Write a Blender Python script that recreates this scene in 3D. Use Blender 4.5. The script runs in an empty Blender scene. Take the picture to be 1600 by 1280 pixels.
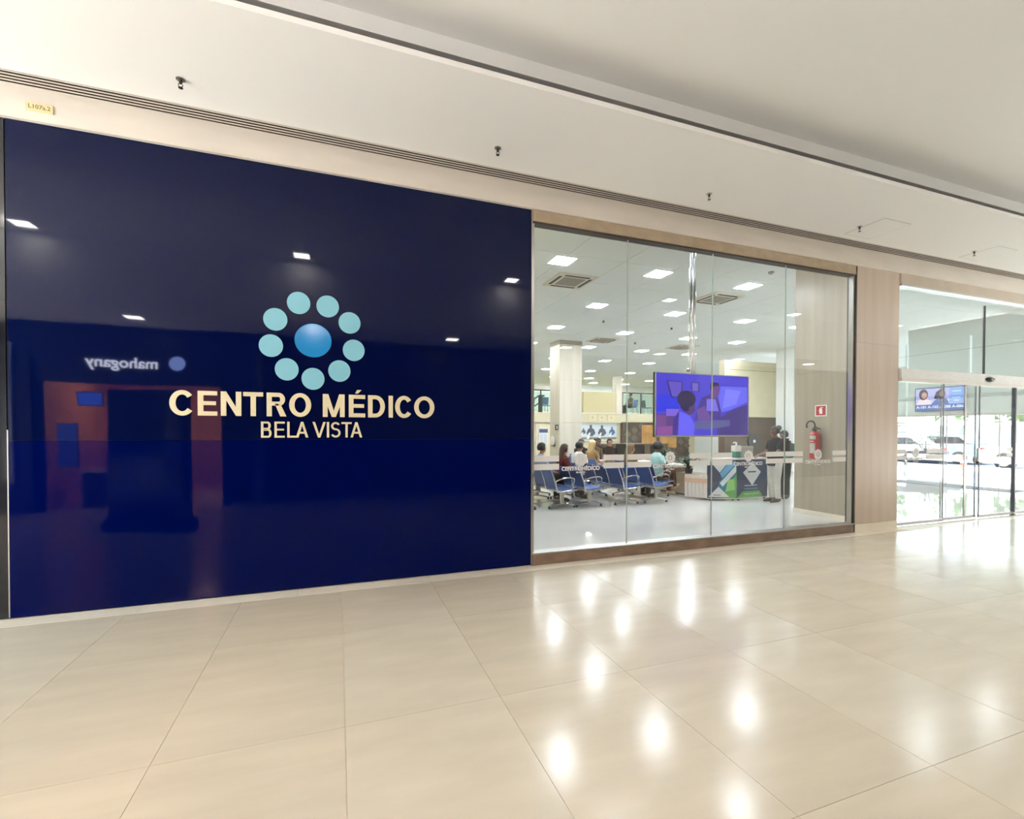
import bpy, bmesh, math, random
from mathutils import Vector, Matrix
R = random.Random(7)
SC = bpy.context.scene
COL = SC.collection
PI = math.pi

# ------------------------------------------------------------------ camera
cam_d = bpy.data.cameras.new('camera'); cam = bpy.data.objects.new('camera', cam_d); COL.objects.link(cam)
yaw, pitch, roll = 0.350122, -0.0122245, 0.00182214
F = Vector((math.sin(yaw)*math.cos(pitch), math.cos(yaw)*math.cos(pitch), math.sin(pitch)))
r_ = Vector((math.cos(yaw), -math.sin(yaw), 0)); u_ = r_.cross(F)
r2 = r_*math.cos(roll)+u_*math.sin(roll); u2 = -r_*math.sin(roll)+u_*math.cos(roll)
M = Matrix((( r2.x, u2.x, -F.x, 0), (r2.y, u2.y, -F.y, -5.1965), (r2.z, u2.z, -F.z, 1.6), (0,0,0,1)))
cam.matrix_world = M
cam_d.sensor_width = 36; cam_d.lens = 742.17/1600*36
cam_d.shift_y = 42.37/1600; cam_d.clip_start = .05; cam_d.clip_end = 300
SC.camera = cam
# ------------------------------------------------------------------ sky, sun, exposure
W = bpy.data.worlds.new('sky'); SC.world = W; W.use_nodes = True
nt = W.node_tree; bg = nt.nodes['Background']
bg.inputs[0].default_value = (.80, .90, 1.0, 1); bg.inputs[1].default_value = 7.0
sd = bpy.data.lights.new('sun', 'SUN'); sd.energy = 20.0; sd.angle = .009; sd.color = (1, .96, .9)
so = bpy.data.objects.new('sun', sd); COL.objects.link(so); so.rotation_euler = (math.radians(20), math.radians(-20), 0)
vs = SC.view_settings; vs.view_transform = 'Standard'; vs.look = 'None'; vs.exposure = 0.5; vs.gamma = 1; vs.use_curve_mapping = False
cy = SC.cycles; cy.use_denoising = True; cy.max_bounces = 14; cy.diffuse_bounces = 6; cy.glossy_bounces = 6
cy.transparent_max_bounces = 24; cy.sample_clamp_indirect = 6; cy.caustics_reflective = False; cy.caustics_refractive = False
MALL_LAMP = 60.0; CLINIC_LAMP = 78.0

# ------------------------------------------------------------------ materials
def lin(c):
    return tuple(((v/255/12.92) if v/255 <= .04045 else ((v/255+.055)/1.055)**2.4) for v in c)
MATS = {}
def mat(name, rgb, rough=.5, metal=0, spec=.5, var=0, vscale=(3,3,3), bump=0, bscale=40, emit=None, coat=0, rgb2=None):
    if name in MATS: return MATS[name]
    m = bpy.data.materials.new(name); m.use_nodes = True; n = m.node_tree.nodes; l = m.node_tree.links
    b = n['Principled BSDF']; c = lin(rgb)
    b.inputs['Base Color'].default_value = (*c, 1); b.inputs['Roughness'].default_value = rough
    b.inputs['Metallic'].default_value = metal; b.inputs['Specular IOR Level'].default_value = spec
    b.inputs['Coat Weight'].default_value = coat
    if emit:
        b.inputs['Emission Color'].default_value = (*lin(emit[0]), 1); b.inputs['Emission Strength'].default_value = emit[1]
    if var or bump:
        tc = n.new('ShaderNodeTexCoord')
    if var:
        mp = n.new('ShaderNodeMapping'); mp.inputs['Scale'].default_value = vscale
        l.new(tc.outputs['Object'], mp.inputs[0])
        nz = n.new('ShaderNodeTexNoise'); nz.inputs['Detail'].default_value = 6; nz.inputs['Scale'].default_value = 1
        l.new(mp.outputs[0], nz.inputs['Vector'])
        rp = n.new('ShaderNodeValToRGB'); rp.color_ramp.elements[0].position = .3; rp.color_ramp.elements[1].position = .7
        c2 = lin(rgb2) if rgb2 else tuple(v*(1-var) for v in c)
        rp.color_ramp.elements[0].color = (*c2, 1); rp.color_ramp.elements[1].color = (*[min(1, v*(1+(0 if rgb2 else var*.5))) for v in c], 1)
        l.new(nz.outputs['Fac'], rp.inputs[0]); l.new(rp.outputs[0], b.inputs['Base Color'])
    if bump:
        nb = n.new('ShaderNodeTexNoise'); nb.inputs['Scale'].default_value = bscale; nb.inputs['Detail'].default_value = 3
        l.new(tc.outputs['Object'], nb.inputs['Vector'])
        bp = n.new('ShaderNodeBump'); bp.inputs['Strength'].default_value = bump; bp.inputs['Distance'].default_value = .01
        l.new(nb.outputs['Fac'], bp.inputs['Height']); l.new(bp.outputs[0], b.inputs['Normal'])
    MATS[name] = m; return m
def emat(name, rgb, s=1.0):
    return mat(name, (8, 8, 10), .25, emit=(rgb, s))
def glass(name, tint=(.968, .976, .972), ior=1.5):
    if name in MATS: return MATS[name]
    m = bpy.data.materials.new(name); m.use_nodes = True; n = m.node_tree.nodes; l = m.node_tree.links
    n.remove(n['Principled BSDF']); o = n['Material Output']
    t = n.new('ShaderNodeBsdfTransparent'); t.inputs[0].default_value = (*tint, 1)
    g = n.new('ShaderNodeBsdfGlossy'); g.inputs['Roughness'].default_value = 0; g.inputs[0].default_value = (1, 1, 1, 1)
    f = n.new('ShaderNodeFresnel'); ge = n.new('ShaderNodeNewGeometry'); mr = n.new('ShaderNodeMapRange')
    mr.inputs['To Min'].default_value = ior; mr.inputs['To Max'].default_value = 1/ior     # same Fresnel law on both faces of the pane
    l.new(ge.outputs['Backfacing'], mr.inputs['Value']); l.new(mr.outputs[0], f.inputs[0])
    x = n.new('ShaderNodeMixShader'); l.new(f.outputs[0], x.inputs[0]); l.new(t.outputs[0], x.inputs[1]); l.new(g.outputs[0], x.inputs[2])
    l.new(x.outputs[0], o.inputs[0]); MATS[name] = m; return m

paint = mat('white_paint', (250, 249, 247), .7, spec=.2, bump=.03, bscale=25)
paint_warm = mat('cream_paint', (230, 222, 212), .55, spec=.35, var=.06, vscale=(1.5, 3, 6))
clin_ceil = mat('gypsum_white', (238, 243, 241), .8, spec=.2)
clin_ceil_b = mat('gypsum_gap', (150, 155, 152), .9)
mall_tile = mat('beige_porcelain', (208, 197, 177), .17, spec=.3, var=.10, vscale=(.9, 5, 1))
mall_tile_b = mat('beige_porcelain_pale', (210, 200, 181), .19, spec=.3, var=.10, vscale=(1.2, 4, 1))
grout = mat('grout', (214, 200, 176), .7)
strip_m = mat('pale_marble', (236, 227, 210), .25, var=.05)
clin_floor = mat('polished_grey_floor', (209, 207, 203), .03, spec=.9, var=.05, vscale=(1, 1, 1))
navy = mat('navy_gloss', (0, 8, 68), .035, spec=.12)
navy_top = mat('navy_gloss_upper', (2, 11, 54), .03, spec=.24)  # upper sheet, less blue and glossier than the lower one
dark_gloss = mat('dark_gloss', (22, 24, 32), .08, spec=.6)
black = mat('black_matte', (14, 14, 16), .5)
rubber = mat('black_rubber', (20, 20, 22), .6)
slot_dark = mat('slot_dark', (28, 24, 20), .8)
alu = mat('brushed_aluminium', (196, 190, 180), .35, metal=.8)
chrome = mat('chrome', (220, 220, 222), .12, metal=1)
steel = mat('satin_steel', (190, 188, 184), .28, metal=.9)
bronze = mat('bronze_stone', (132, 112, 96), .2, spec=.5, var=.25, vscale=(4, 4, 12))
cream_letter = mat('cream_vinyl', (232, 219, 184), .5)
disc_light = mat('light_blue_vinyl', (132, 196, 216), .4)
disc_core = mat('blue_vinyl', (24, 136, 204), .12, spec=.5)
trav = mat('travertine', (200, 182, 166), .3, var=.10, vscale=(9, 9, .5), bump=.03, bscale=30)
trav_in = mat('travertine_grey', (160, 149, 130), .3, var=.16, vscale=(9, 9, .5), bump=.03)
trav_pale = mat('travertine_pale', (214, 204, 186), .35, var=.10, vscale=(6, 6, .5))
wall_beige = mat('beige_wall', (214, 204, 172), .7, var=.05)
wall_white = mat('white_wall', (238, 240, 236), .7)
wall_green = mat('pale_green_grey', (198, 206, 198), .7)
brown_stone = mat('brown_stone', (84, 68, 54), .35, var=.3, vscale=(2, 2, 2))
seat_blue = mat('blue_perforated_metal', (50, 82, 146), .32, metal=.35, spec=.5)
white_vinyl = mat('white_vinyl', (240, 240, 240), .6)
wood = mat('desk_wood', (150, 130, 104), .4, var=.18, vscale=(2, 2, 14))
white_lam = mat('white_laminate', (226, 220, 212), .4)
orange_lam = mat('peach_laminate', (222, 180, 148), .4)
red = mat('extinguisher_red', (168, 24, 30), .3)
red_sign = mat('sign_red', (170, 26, 34), .4)
gl = glass('clear_glass'); gl_door = glass('door_glass', (.93, .96, .955)); gl_rail = glass('rail_glass', (.80, .90, .87))

# ------------------------------------------------------------------ helpers
def tag(o, label=None, cat=None, group=None, kind=None):
    if label: o['label'] = label
    if cat: o['category'] = cat
    if group: o['group'] = group
    if kind: o['kind'] = kind
    return o
def empty(name, loc=(0, 0, 0), rz=0, label=None, cat=None, group=None, kind=None):
    o = bpy.data.objects.new(name, None); COL.objects.link(o); o.location = loc; o.rotation_euler = (0, 0, rz)
    o.empty_display_size = .1
    return tag(o, label, cat, group, kind)
class MB:
    def __init__(s): s.b = bmesh.new()
    def box(s, x0, x1, y0, y1, z0, z1, bev=0):
        c = bmesh.new(); bmesh.ops.create_cube(c, size=1)
        for v in c.verts:
            v.co = Vector((x0+(v.co.x+.5)*(x1-x0), y0+(v.co.y+.5)*(y1-y0), z0+(v.co.z+.5)*(z1-z0)))
        if bev: bmesh.ops.bevel(c, geom=c.edges[:], offset=bev, segments=2, affect='EDGES')
        s._add(c); return s
    def _add(s, c, mtx=None):
        if mtx is not None: c.transform(mtx)
        me = bpy.data.meshes.new('t'); c.to_mesh(me); c.free(); s.b.from_mesh(me); bpy.data.meshes.remove(me)
    def obox(s, center, size, mtx=None, bev=0):
        c = bmesh.new(); bmesh.ops.create_cube(c, size=1)
        for v in c.verts: v.co = Vector((v.co.x*size[0], v.co.y*size[1], v.co.z*size[2]))
        if bev: bmesh.ops.bevel(c, geom=c.edges[:], offset=bev, segments=2, affect='EDGES')
        m = Matrix.Translation(center)
        if mtx is not None: m = m @ mtx
        s._add(c, m); return s
    def tube(s, pts, r, n=8, cap=True):
        pts = [Vector(p) for p in pts]; rs = r if isinstance(r, (list, tuple)) else [r]*len(pts)
        rings = []; up = None
        for i, p in enumerate(pts):
            d = (pts[min(i+1, len(pts)-1)]-pts[max(i-1, 0)]).normalized()
            if up is None:
                up = Vector((0, 0, 1)) if abs(d.z) < .9 else Vector((1, 0, 0))
            a = d.cross(up).normalized(); up = a.cross(d).normalized()
            rings.append([s.b.verts.new(p+(a*math.cos(2*PI*k/n)+up*math.sin(2*PI*k/n))*rs[i]) for k in range(n)])
        for i in range(len(rings)-1):
            for k in range(n):
                s.b.faces.new((rings[i][k], rings[i][(k+1) % n], rings[i+1][(k+1) % n], rings[i+1][k]))
        if cap: s.b.faces.new(rings[0][::-1]); s.b.faces.new(rings[-1])
        return s
    def loft(s, rings, n=14, cap=True):     # rings: (cx, cy, cz, rx, ry) horizontal ellipses
        rr = []
        for (cx, cy_, cz, rx, ry) in rings:
            rr.append([s.b.verts.new((cx+rx*math.cos(2*PI*k/n), cy_+ry*math.sin(2*PI*k/n), cz)) for k in range(n)])
        for i in range(len(rr)-1):
            for k in range(n): s.b.faces.new((rr[i][k], rr[i][(k+1) % n], rr[i+1][(k+1) % n], rr[i+1][k]))
        if cap: s.b.faces.new(rr[0][::-1]); s.b.faces.new(rr[-1])
        return s
    def ball(s, c, rad, seg=12, keep=None):
        q = bmesh.new(); bmesh.ops.create_uvsphere(q, u_segments=seg, v_segments=max(6, seg*2//3), radius=1)
        if keep:
            dl = [f for f in q.faces if not keep(f.calc_center_median())]
            bmesh.ops.delete(q, geom=dl, context='FACES')
        rad = rad if isinstance(rad, (tuple, list)) else (rad,)*3
        s._add(q, Matrix.Translation(c) @ Matrix.Diagonal((*rad, 1))); return s
    def prism(s, poly, mtx, d):              # 2-D outline (u,v) pushed out by d along w; mtx maps (u,v,w)
        a = [s.b.verts.new(mtx @ Vector((p[0], p[1], 0))) for p in poly]
        b = [s.b.verts.new(mtx @ Vector((p[0], p[1], d))) for p in poly]
        n = len(poly)
        s.b.faces.new(a[::-1]); s.b.faces.new(b)
        for i in range(n): s.b.faces.new((a[i], a[(i+1) % n], b[(i+1) % n], b[i]))
        return s
    def mesh(s, name, m, smooth=False):
        bmesh.ops.recalc_face_normals(s.b, faces=s.b.faces[:])
        me = bpy.data.meshes.new(name); s.b.to_mesh(me); s.b.free()
        if m: me.materials.append(m)
        if smooth:
            me.polygons.foreach_set('use_smooth', [True]*len(me.polygons))
            try: me.set_sharp_from_angle(angle=math.radians(smooth if smooth is not True else 50))
            except Exception: pass
        return me
    def build(s, name, m, parent=None, smooth=False, **kw):
        o = bpy.data.objects.new(name, s.mesh(name, m, smooth)); COL.objects.link(o)
        if parent: o.parent = parent
        return tag(o, **kw)
def B(*a, **k): return MB().box(*a, **k)
def inst(name, me, parent=None, loc=(0, 0, 0), rz=0, **kw):
    o = bpy.data.objects.new(name, me); COL.objects.link(o); o.location = loc; o.rotation_euler = (0, 0, rz)
    if parent: o.parent = parent
    return tag(o, **kw)
def copy_tree(o, parent=None):
    c = o.copy(); COL.objects.link(c)
    if parent: c.parent = parent
    for ch in [k for k in CHILD(o)]: copy_tree(ch, c)
    return c
def CHILD(o): return [k for k in COL.objects if k.parent == o]
def fix_xz(Y, s=1):      # (u,v,w)->(u, Y - w, v): faces the corridor
    return Matrix(((1, 0, 0, 0), (0, 0, -1, Y), (0, 1, 0, 0), (0, 0, 0, 1)))
def fix_xz_back(Y):      # faces +Y, u runs to -X
    return Matrix(((-1, 0, 0, 0), (0, 0, 1, Y), (0, 1, 0, 0), (0, 0, 0, 1)))
def fix_yz(X):           # faces -X : u runs to -Y
    return Matrix(((0, 0, -1, X), (-1, 0, 0, 0), (0, 1, 0, 0), (0, 0, 0, 1)))
def circ(cx, cy_, rx, ry=None, n=28, a0=0, a1=2*PI):
    ry = ry or rx
    return [(cx+rx*math.cos(a0+(a1-a0)*k/n), cy_+ry*math.sin(a0+(a1-a0)*k/n)) for k in range(n if abs(a1-a0-2*PI) < 1e-6 else n+1)]
def font_text(name, body, size, m, parent, mtx, extrude=.0008, bold=0.0, align='CENTER'):
    cu = bpy.data.curves.new(name, 'FONT'); cu.body = body; cu.size = size; cu.extrude = extrude; cu.offset = bold
    cu.align_x = align; cu.align_y = 'CENTER'; cu.resolution_u = 3
    t = bpy.data.objects.new('t', cu); COL.objects.link(t)
    dg = bpy.context.evaluated_depsgraph_get(); dg.update()
    me = bpy.data.meshes.new_from_object(t.evaluated_get(dg))
    bpy.data.objects.remove(t); bpy.data.curves.remove(cu)
    me.materials.clear(); me.materials.append(m)
    me.transform(mtx); me.name = name
    o = bpy.data.objects.new(name, me); COL.objects.link(o)
    if parent: o.parent = parent
    return o

# ------------------------------------------------------------------ glyphs for the big lettering (unit box: width w, height h, stroke t)
def arc_band(cx, cy_, rx, ry, t, ty, a0, a1, n=26):
    out = []
    for k in range(n):
        A, Bq = a0+(a1-a0)*k/n, a0+(a1-a0)*(k+1)/n
        q = lambda a, i: (cx+(rx-(t if i else 0))*math.cos(a), cy_+(ry-(ty if i else 0))*math.sin(a))
        out.append([q(A, 0), q(Bq, 0), q(Bq, 1), q(A, 1)])
    return out
def rect(x0, x1, y0, y1): return [(x0, y0), (x1, y0), (x1, y1), (x0, y1)]
def glyph(ch, w, h, t):
    ty = t*.88; g = []
    if ch in 'O': g = arc_band(w/2, h/2, w/2, h/2+.012*h, t*1.06, ty, 0, 2*PI, 36)
    elif ch == 'C': g = arc_band(w*.52, h/2, w*.52, h/2+.012*h, t*1.06, ty, math.radians(38), math.radians(322), 32)
    elif ch in 'EÉ':
        g = [rect(0, t, 0, h), rect(t, w, 0, ty), rect(t, w, h-ty, h), rect(t, w*.93, h*.5-ty*.42, h*.5+ty*.5)]
        if ch == 'É': g.append([(w*.38, h*1.06), (w*.56, h*1.06), (w*.78, h*1.22), (w*.5, h*1.22)])
    elif ch == 'N': g = [rect(0, t, 0, h), rect(w-t, w, 0, h), [(0, h), (t*.98, h), (w, 0), (w-t*.98, 0)]]
    elif ch == 'T': g = [rect(0, w, h-ty, h), rect(w/2-t/2, w/2+t/2, 0, h-ty)]
    elif ch == 'I': g = [rect(0, w, 0, h)]
    elif ch == 'L': g = [rect(0, t, 0, h), rect(t, w, 0, ty)]
    elif ch == 'D':
        rx = w*.56
        g = [rect(0, t, 0, h), rect(t, w-rx, 0, ty), rect(t, w-rx, h-ty, h)] + arc_band(w-rx, h/2, rx, h/2, t*1.02, ty, -PI/2, PI/2, 18)
    elif ch == 'R':
        ry = h*.275; rx = w*.32; cy_ = h-ry
        g = [rect(0, t, 0, h), rect(t, w*.95-rx, h-ty, h), rect(t, w*.95-rx, h-2*ry, h-2*ry+ty)]
        g += arc_band(w*.95-rx, cy_, rx, ry, t*.95, ty, -PI/2, PI/2, 14)
        g.append([(w*.42, h-2*ry+ty*.5), (w*.42+t*1.05, h-2*ry+ty*.5), (w*1.02, 0), (w*1.02-t*1.2, 0)])
    elif ch == 'B':
        r1 = h*.255; r2_ = h*.275; rx = w*.30
        g = [rect(0, t, 0, h)]
        for (c, ry, xw) in ((h-r1, r1, w*.93), (r2_, r2_, w)):
            g += [rect(t, xw-rx, c+ry-ty, c+ry), rect(t, xw-rx, c-ry, c-ry+ty)] + arc_band(xw-rx, c, rx, ry, t, ty, -PI/2, PI/2, 14)
    elif ch == 'M':
        g = [rect(0, t, 0, h), rect(w-t, w, 0, h), [(0, h), (t*1.15, h), (w/2+t*.42, 0), (w/2-t*.42, 0)], [(w-t*1.15, h), (w, h), (w/2+t*.42, 0), (w/2-t*.42, 0)]]
    elif ch == 'A':
        g = [[(0, 0), (t*1.1, 0), (w/2+t*.5, h), (w/2-t*.5, h)], [(w-t*1.1, 0), (w, 0), (w/2+t*.5, h), (w/2-t*.5, h)], rect(w*.22, w*.78, h*.25, h*.25+ty)]
    elif ch == 'V':
        g = [[(0, h), (t*1.1, h), (w/2+t*.5, 0), (w/2-t*.5, 0)], [(w-t*1.1, h), (w, h), (w/2+t*.5, 0), (w/2-t*.5, 0)]]
    elif ch == 'S':
        r1 = h*.262; g = arc_band(w/2, h-r1, w*.46, r1, t, ty, math.radians(25), math.radians(270), 18)
        g += arc_band(w/2, h-2*r1+ty-r1*1.0+h*.0, w*.5, (h-2*r1+ty)/2 if False else r1+ty*.0, t, ty, math.radians(90), math.radians(-155), 18)
    return g
def letter(ch, x0, x1, z0, h, t, m, parent, Y=-.004, depth=.006):
    mb = MB(); g = glyph(ch, x1-x0, h, t)
    if ch == 'S':
        r1 = h*.262; ty = t*.88; w = x1-x0; r2_ = (h-2*r1+ty)/2
        g = arc_band(w/2, h-r1, w*.46, r1, t, ty, math.radians(25), math.radians(270), 18) + arc_band(w/2, r2_, w*.5, r2_, t, ty, math.radians(90), math.radians(-155), 18)
    for i, q in enumerate(g): mb.prism([(x0+p[0], z0+p[1]) for p in q], fix_xz(Y), depth+.00012*(i % 5))
    return mb.build('letter', m, parent)

# ------------------------------------------------------------------ mall floor
fl = B(-6.8, 17.7, -15, .3, -.22, -.006).build('floor', grout, kind='structure')
px, py = .88, 1.27
tile_me = {}
for j in range(6):
    y1 = -.2-.0 if j == 0 else -1.23-px*0-(j-1)*py; y0 = -1.23-j*py+0
    if j == 0: y0 = -1.23
    for i in range(-7, 20):
        k = (j == 0, (i*7+j*3) % 3 == 0)
        if k not in tile_me:
            d = (y1-y0)
            tile_me[k] = B(.0011, px-.0011, .0011, d-.0011, -.02, 0, bev=0).mesh('tile', mall_tile_b if k[1] else mall_tile)
        inst('tile', tile_me[k], fl, (.03+i*px, y0, 0))
B(-6.8, .03-7*px, -15, -.2, -.02, 0).build('paving', mall_tile, fl)
B(.03+20*px, 17.8, -15, -.2, -.02, 0).build('paving', mall_tile, fl)
tr = empty('trim_1', kind='structure')
for i in range(-6, 14):
    B(-.38+1.29*i+.0015, -.38+1.29*(i+1)-.0015, -.198, .2, -.02, .003).build('stone_strip', strip_m, tr)

# ------------------------------------------------------------------ mall ceiling
ce = empty('ceiling', kind='structure')
B(-6.8, 17.7, -1.40, -.212, 4.48, 4.52).build('soffit', paint, ce); B(-6.8, 17.7, -.03, .02, 4.48, 4.52).build('soffit_edge', paint, ce)
B(-6.8, 17.7, -1.48, -1.40, 4.48, 4.525).build('cove_lip', paint, ce)
B(-6.8, 17.7, -1.20, -1.10, 4.79, 5.05).build('fascia', paint, ce); B(-6.8, 17.7, -1.12, -1.05, 4.50, 4.83).build('cove_back', mat('cove_shade', (72, 62, 52), .9), ce); B(-6.8, 17.7, -1.40, -1.12, 4.52, 4.528).build('cove_floor', MATS['cove_shade'], ce)  # trough back and floor coloured dark to paint the shade above the lip
B(-6.8, 17.7, -5.1, -1.15, 4.93, 5.07).build('upper_ceiling', paint, ce)
B(-6.8, 17.7, -7.0, -5.05, 3.75, 3.9).build('soffit', paint, ce)
B(-6.8, 17.7, -5.15, -5.05, 3.9, 5.07).build('fascia', paint, ce)
# bulkhead above the shopfronts
bk = B(-6.8, 17.7, -.03, .25, 4.2, 4.48).build('trim_2', paint_warm, kind='structure')
B(-6.8, 17.7, -.04, -.03, 4.2, 4.212).build('shadow_bead', paint_warm, bk)
# linear diffuser
df = empty('air_diffuser', (0, 0, 4.48), label='long linear air slot with thin metal fins running along the soffit edge', cat='air vent')
B(-6.8, 17.7, -.212, -.03, .11, .12).build('backing', slot_dark, df); B(-6.8, 17.7, -.215, -.209, .0, .11).build('side', slot_dark, df); B(-6.8, 17.7, -.033, -.027, .0, .11).build('side', slot_dark, df)
for k in range(5):
    y = -.205+k*.043
    B(-6.8, 17.7, y-.008, y+.008, -.005, .0).build('fin', mat('fin_grey', (208, 200, 190), .5), df)
for i, x in enumerate((-1.21, 1.53, 4.23, 6.88, 9.54)):
    w = ('nearest the unit number plate', 'above the right end of the blue panel', 'above the first half of the shop window', 'beside the ceiling hatch over the stone pier', 'farthest along, over the glass doors')[i]
    s = empty('sprinkler', (x, -.57, 4.48), label='dark pendent fire sprinkler in the soffit, '+w, cat='sprinkler', group='sprinklers along the soffit')
    MB().tube([(0, 0, 0), (0, 0, -.008)], .042, 16).build('escutcheon', steel, s, True)
    MB().tube([(0, 0, 0), (0, 0, -.045), (0, 0, -.05)], [.017, .015, .01], 10).build('body', mat('dark_brass', (70, 58, 52), .4, metal=.6), s, True)
    m = MB(); m.tube([(.012, 0, -.045), (.02, 0, -.065), (.004, 0, -.088)], .004, 6).tube([(-.012, 0, -.045), (-.02, 0, -.065), (-.004, 0, -.088)], .004, 6)
    m.build('frame_arms', MATS['dark_brass'], s); s.scale = (.8, .8, .8)
    MB().tube([(0, 0, -.088), (0, 0, -.092)], .022, 12).build('deflector', MATS['dark_brass'], s)
for i, (x0, x1, y0, y1) in enumerate(((6.93, 7.47, -.87, -.32), (9.62, 10.13, -.84, -.33))):
    h = empty('access_hatch', ((x0+x1)/2, (y0+y1)/2, 4.48), label=('square access hatch in the soffit over the stone pier', 'square access hatch in the soffit over the glass doors')[i], cat='hatch', group='ceiling hatches')
    a, b = (x1-x0)/2, (y1-y0)/2
    m = MB(); t = .006
    m.box(-a, a, -b, -b+t, -.003, .0).box(-a, a, b-t, b, -.003, 0).box(-a, -a+t, -b, b, -.003, 0).box(a-t, a, -b, b, -.003, 0)
    m.build('seam', mat('seam_grey', (196, 188, 178), .8), h)
    B(-a+t, a-t, -b+t, b-t, -.004, 0).build('panel', paint, h)
pl = empty('unit_plate', (-2.36, -.034, 4.315), label='small ivory unit number plate on the bulkhead above the blue panel', cat='sign')
B(-.092, .092, -.008, .004, -.036, .036, bev=.002).build('plate', mat('ivory_plate', (226, 214, 170), .5), pl)
font_text('lettering', 'L107a.2', .048, mat('olive_ink', (140, 120, 60), .6), pl, Matrix.Translation((0, -.0085, 0)) @ Matrix(((1, 0, 0, 0), (0, 0, -1, 0), (0, 1, 0, 0), (0, 0, 0, 1))), .0006, .0006)
# downlights
nth = ('first', 'second', 'third', 'fourth', 'fifth', 'sixth', 'seventh', 'eighth', 'ninth')
lamp_w = emat('mall_lamp', (255, 249, 242), MALL_LAMP)
def downlight(x, y, z, label, group):
    d = empty('downlight', (x, y, z), label=label, cat='downlight', group=group)
    m = MB(); m.box(-.17, .17, -.17, -.135, -.012, 0).box(-.17, .17, .135, .17, -.012, 0).box(-.17, -.135, -.135, .135, -.012, 0).box(.135, .17, -.135, .135, -.012, 0)
    m.build('frame', paint, d); B(-.135, .135, -.135, .135, -.006, -.001).build('diffuser', lamp_w, d)
for x in (-4.76, -.64, 3.6, 7.9, 12.2, 16.5):
    downlight(x, -4.72, 4.93, f'square upper mall ceiling downlight, {nth[int((x+5)/4.2)]} from the left end of its row', 'upper mall downlights')
for x in (-3.63, -.49, 2.5, 5.5, 8.4, 11.2, 14.1):
    downlight(x, -5.75, 3.75, f'square downlight in the low soffit opposite, {nth[int((x+4.2)/3)]} from the left end', 'low soffit downlights')

# ------------------------------------------------------------------ blue panel wall and sign
wf = B(-6.8, 2.14, .03, .22, 0, 4.48).build('wall_front', wall_beige, kind='structure')
def sheet(x0, x1, z0, z1, m, tilt, wob, name='cladding_panel', nx=30, nz=20):
    mb = MB(); g = []
    for j in range(nz+1):
        row = []
        for i in range(nx+1):
            x = x0+(x1-x0)*i/nx; z = z0+(z1-z0)*j/nz
            y = tilt*(z-z0)+wob*(math.sin(x*2.3+z*1.7)+.6*math.sin(x*5.1-z*3.3))
            row.append(mb.b.verts.new((x, y, z)))
        g.append(row)
    for j in range(nz):
        for i in range(nx): mb.b.faces.new((g[j][i], g[j][i+1], g[j+1][i+1], g[j+1][i]))
    e = [g[0], [r[-1] for r in g], g[-1][::-1], [r[0] for r in g][::-1]]
    ring = [v for part in e for v in part[:-1]]
    back = [mb.b.verts.new((v.co.x, .03, v.co.z)) for v in ring]
    n = len(ring)
    for i in range(n): mb.b.faces.new((ring[i], back[i], back[(i+1) % n], ring[(i+1) % n]))
    mb.b.faces.new(back)
    return mb.build(name, m, wf, smooth=30)
sheet(-2.605, 2.135, 1.5085, 4.198, navy_top, .0, .00035)
sheet(-2.605, 2.135, .012, 1.508, navy, .0018, .0003)
sheet(-6.2, -2.615, .012, 4.198, dark_gloss, .0, .0012)
B(-2.614, -2.606, -.001, .03, .012, 1.6).build('edge_strip', steel, wf)
B(2.137, 2.15, -.006, .03, .0, 4.2).build('edge_strip', steel, wf)
B(-6.8, -6.2, -.01, .03, .0, 4.2).build('cladding_panel', trav_pale, wf)
sg = empty('wall_lettering', (0, 0, 0), label='large cream lettering CENTRO MÉDICO and BELA VISTA on the blue panel', cat='lettering')
Zb, Hh, T = 1.738, .232, .046
for ch, a, b in (('C', -1.462, -1.268), ('E', -1.238, -1.078), ('N', -1.05, -.878), ('T', -.862, -.69), ('R', -.66, -.488), ('O', -.46, -.258),
                 ('M', -.15, .06), ('É', .10, .262), ('D', .29, .462), ('I', .50, .544), ('C', .567, .748), ('O', .768, .988)):
    letter(ch, a, b, Zb, Hh, T if ch != 'I' else .044, cream_letter, sg)
for ch, a, b in (('B', -.71, -.618), ('E', -.592, -.500), ('L', -.478, -.395), ('A', -.40, -.285), ('V', -.247, -.122), ('I', -.112, -.090), ('S', -.076, .020),
                 ('T', .028, .128), ('A', .116, .232)):
    letter(ch, a, b, 1.528, .158, .0215, cream_letter, sg)
lg = empty('wall_logo', (0, 0, 0), label='round emblem of nine pale blue discs around a brighter blue disc', cat='emblem')
for (x, z) in ((-.37, 2.87), (-.10, 2.86), (.11, 2.71), (.15, 2.43), (.01, 2.21), (-.24, 2.12), (-.48, 2.205), (-.62, 2.43), (-.58, 2.69)):
    MB().prism(circ(x, z, .107, .110, 40), fix_xz(-.003), .005).build('disc', disc_light, lg)
MB().prism(circ(-.237, 2.505, .172, .168, 48), fix_xz(-.003), .007).build('centre_disc', disc_core, lg, label='larger mid blue disc in the middle')

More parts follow.
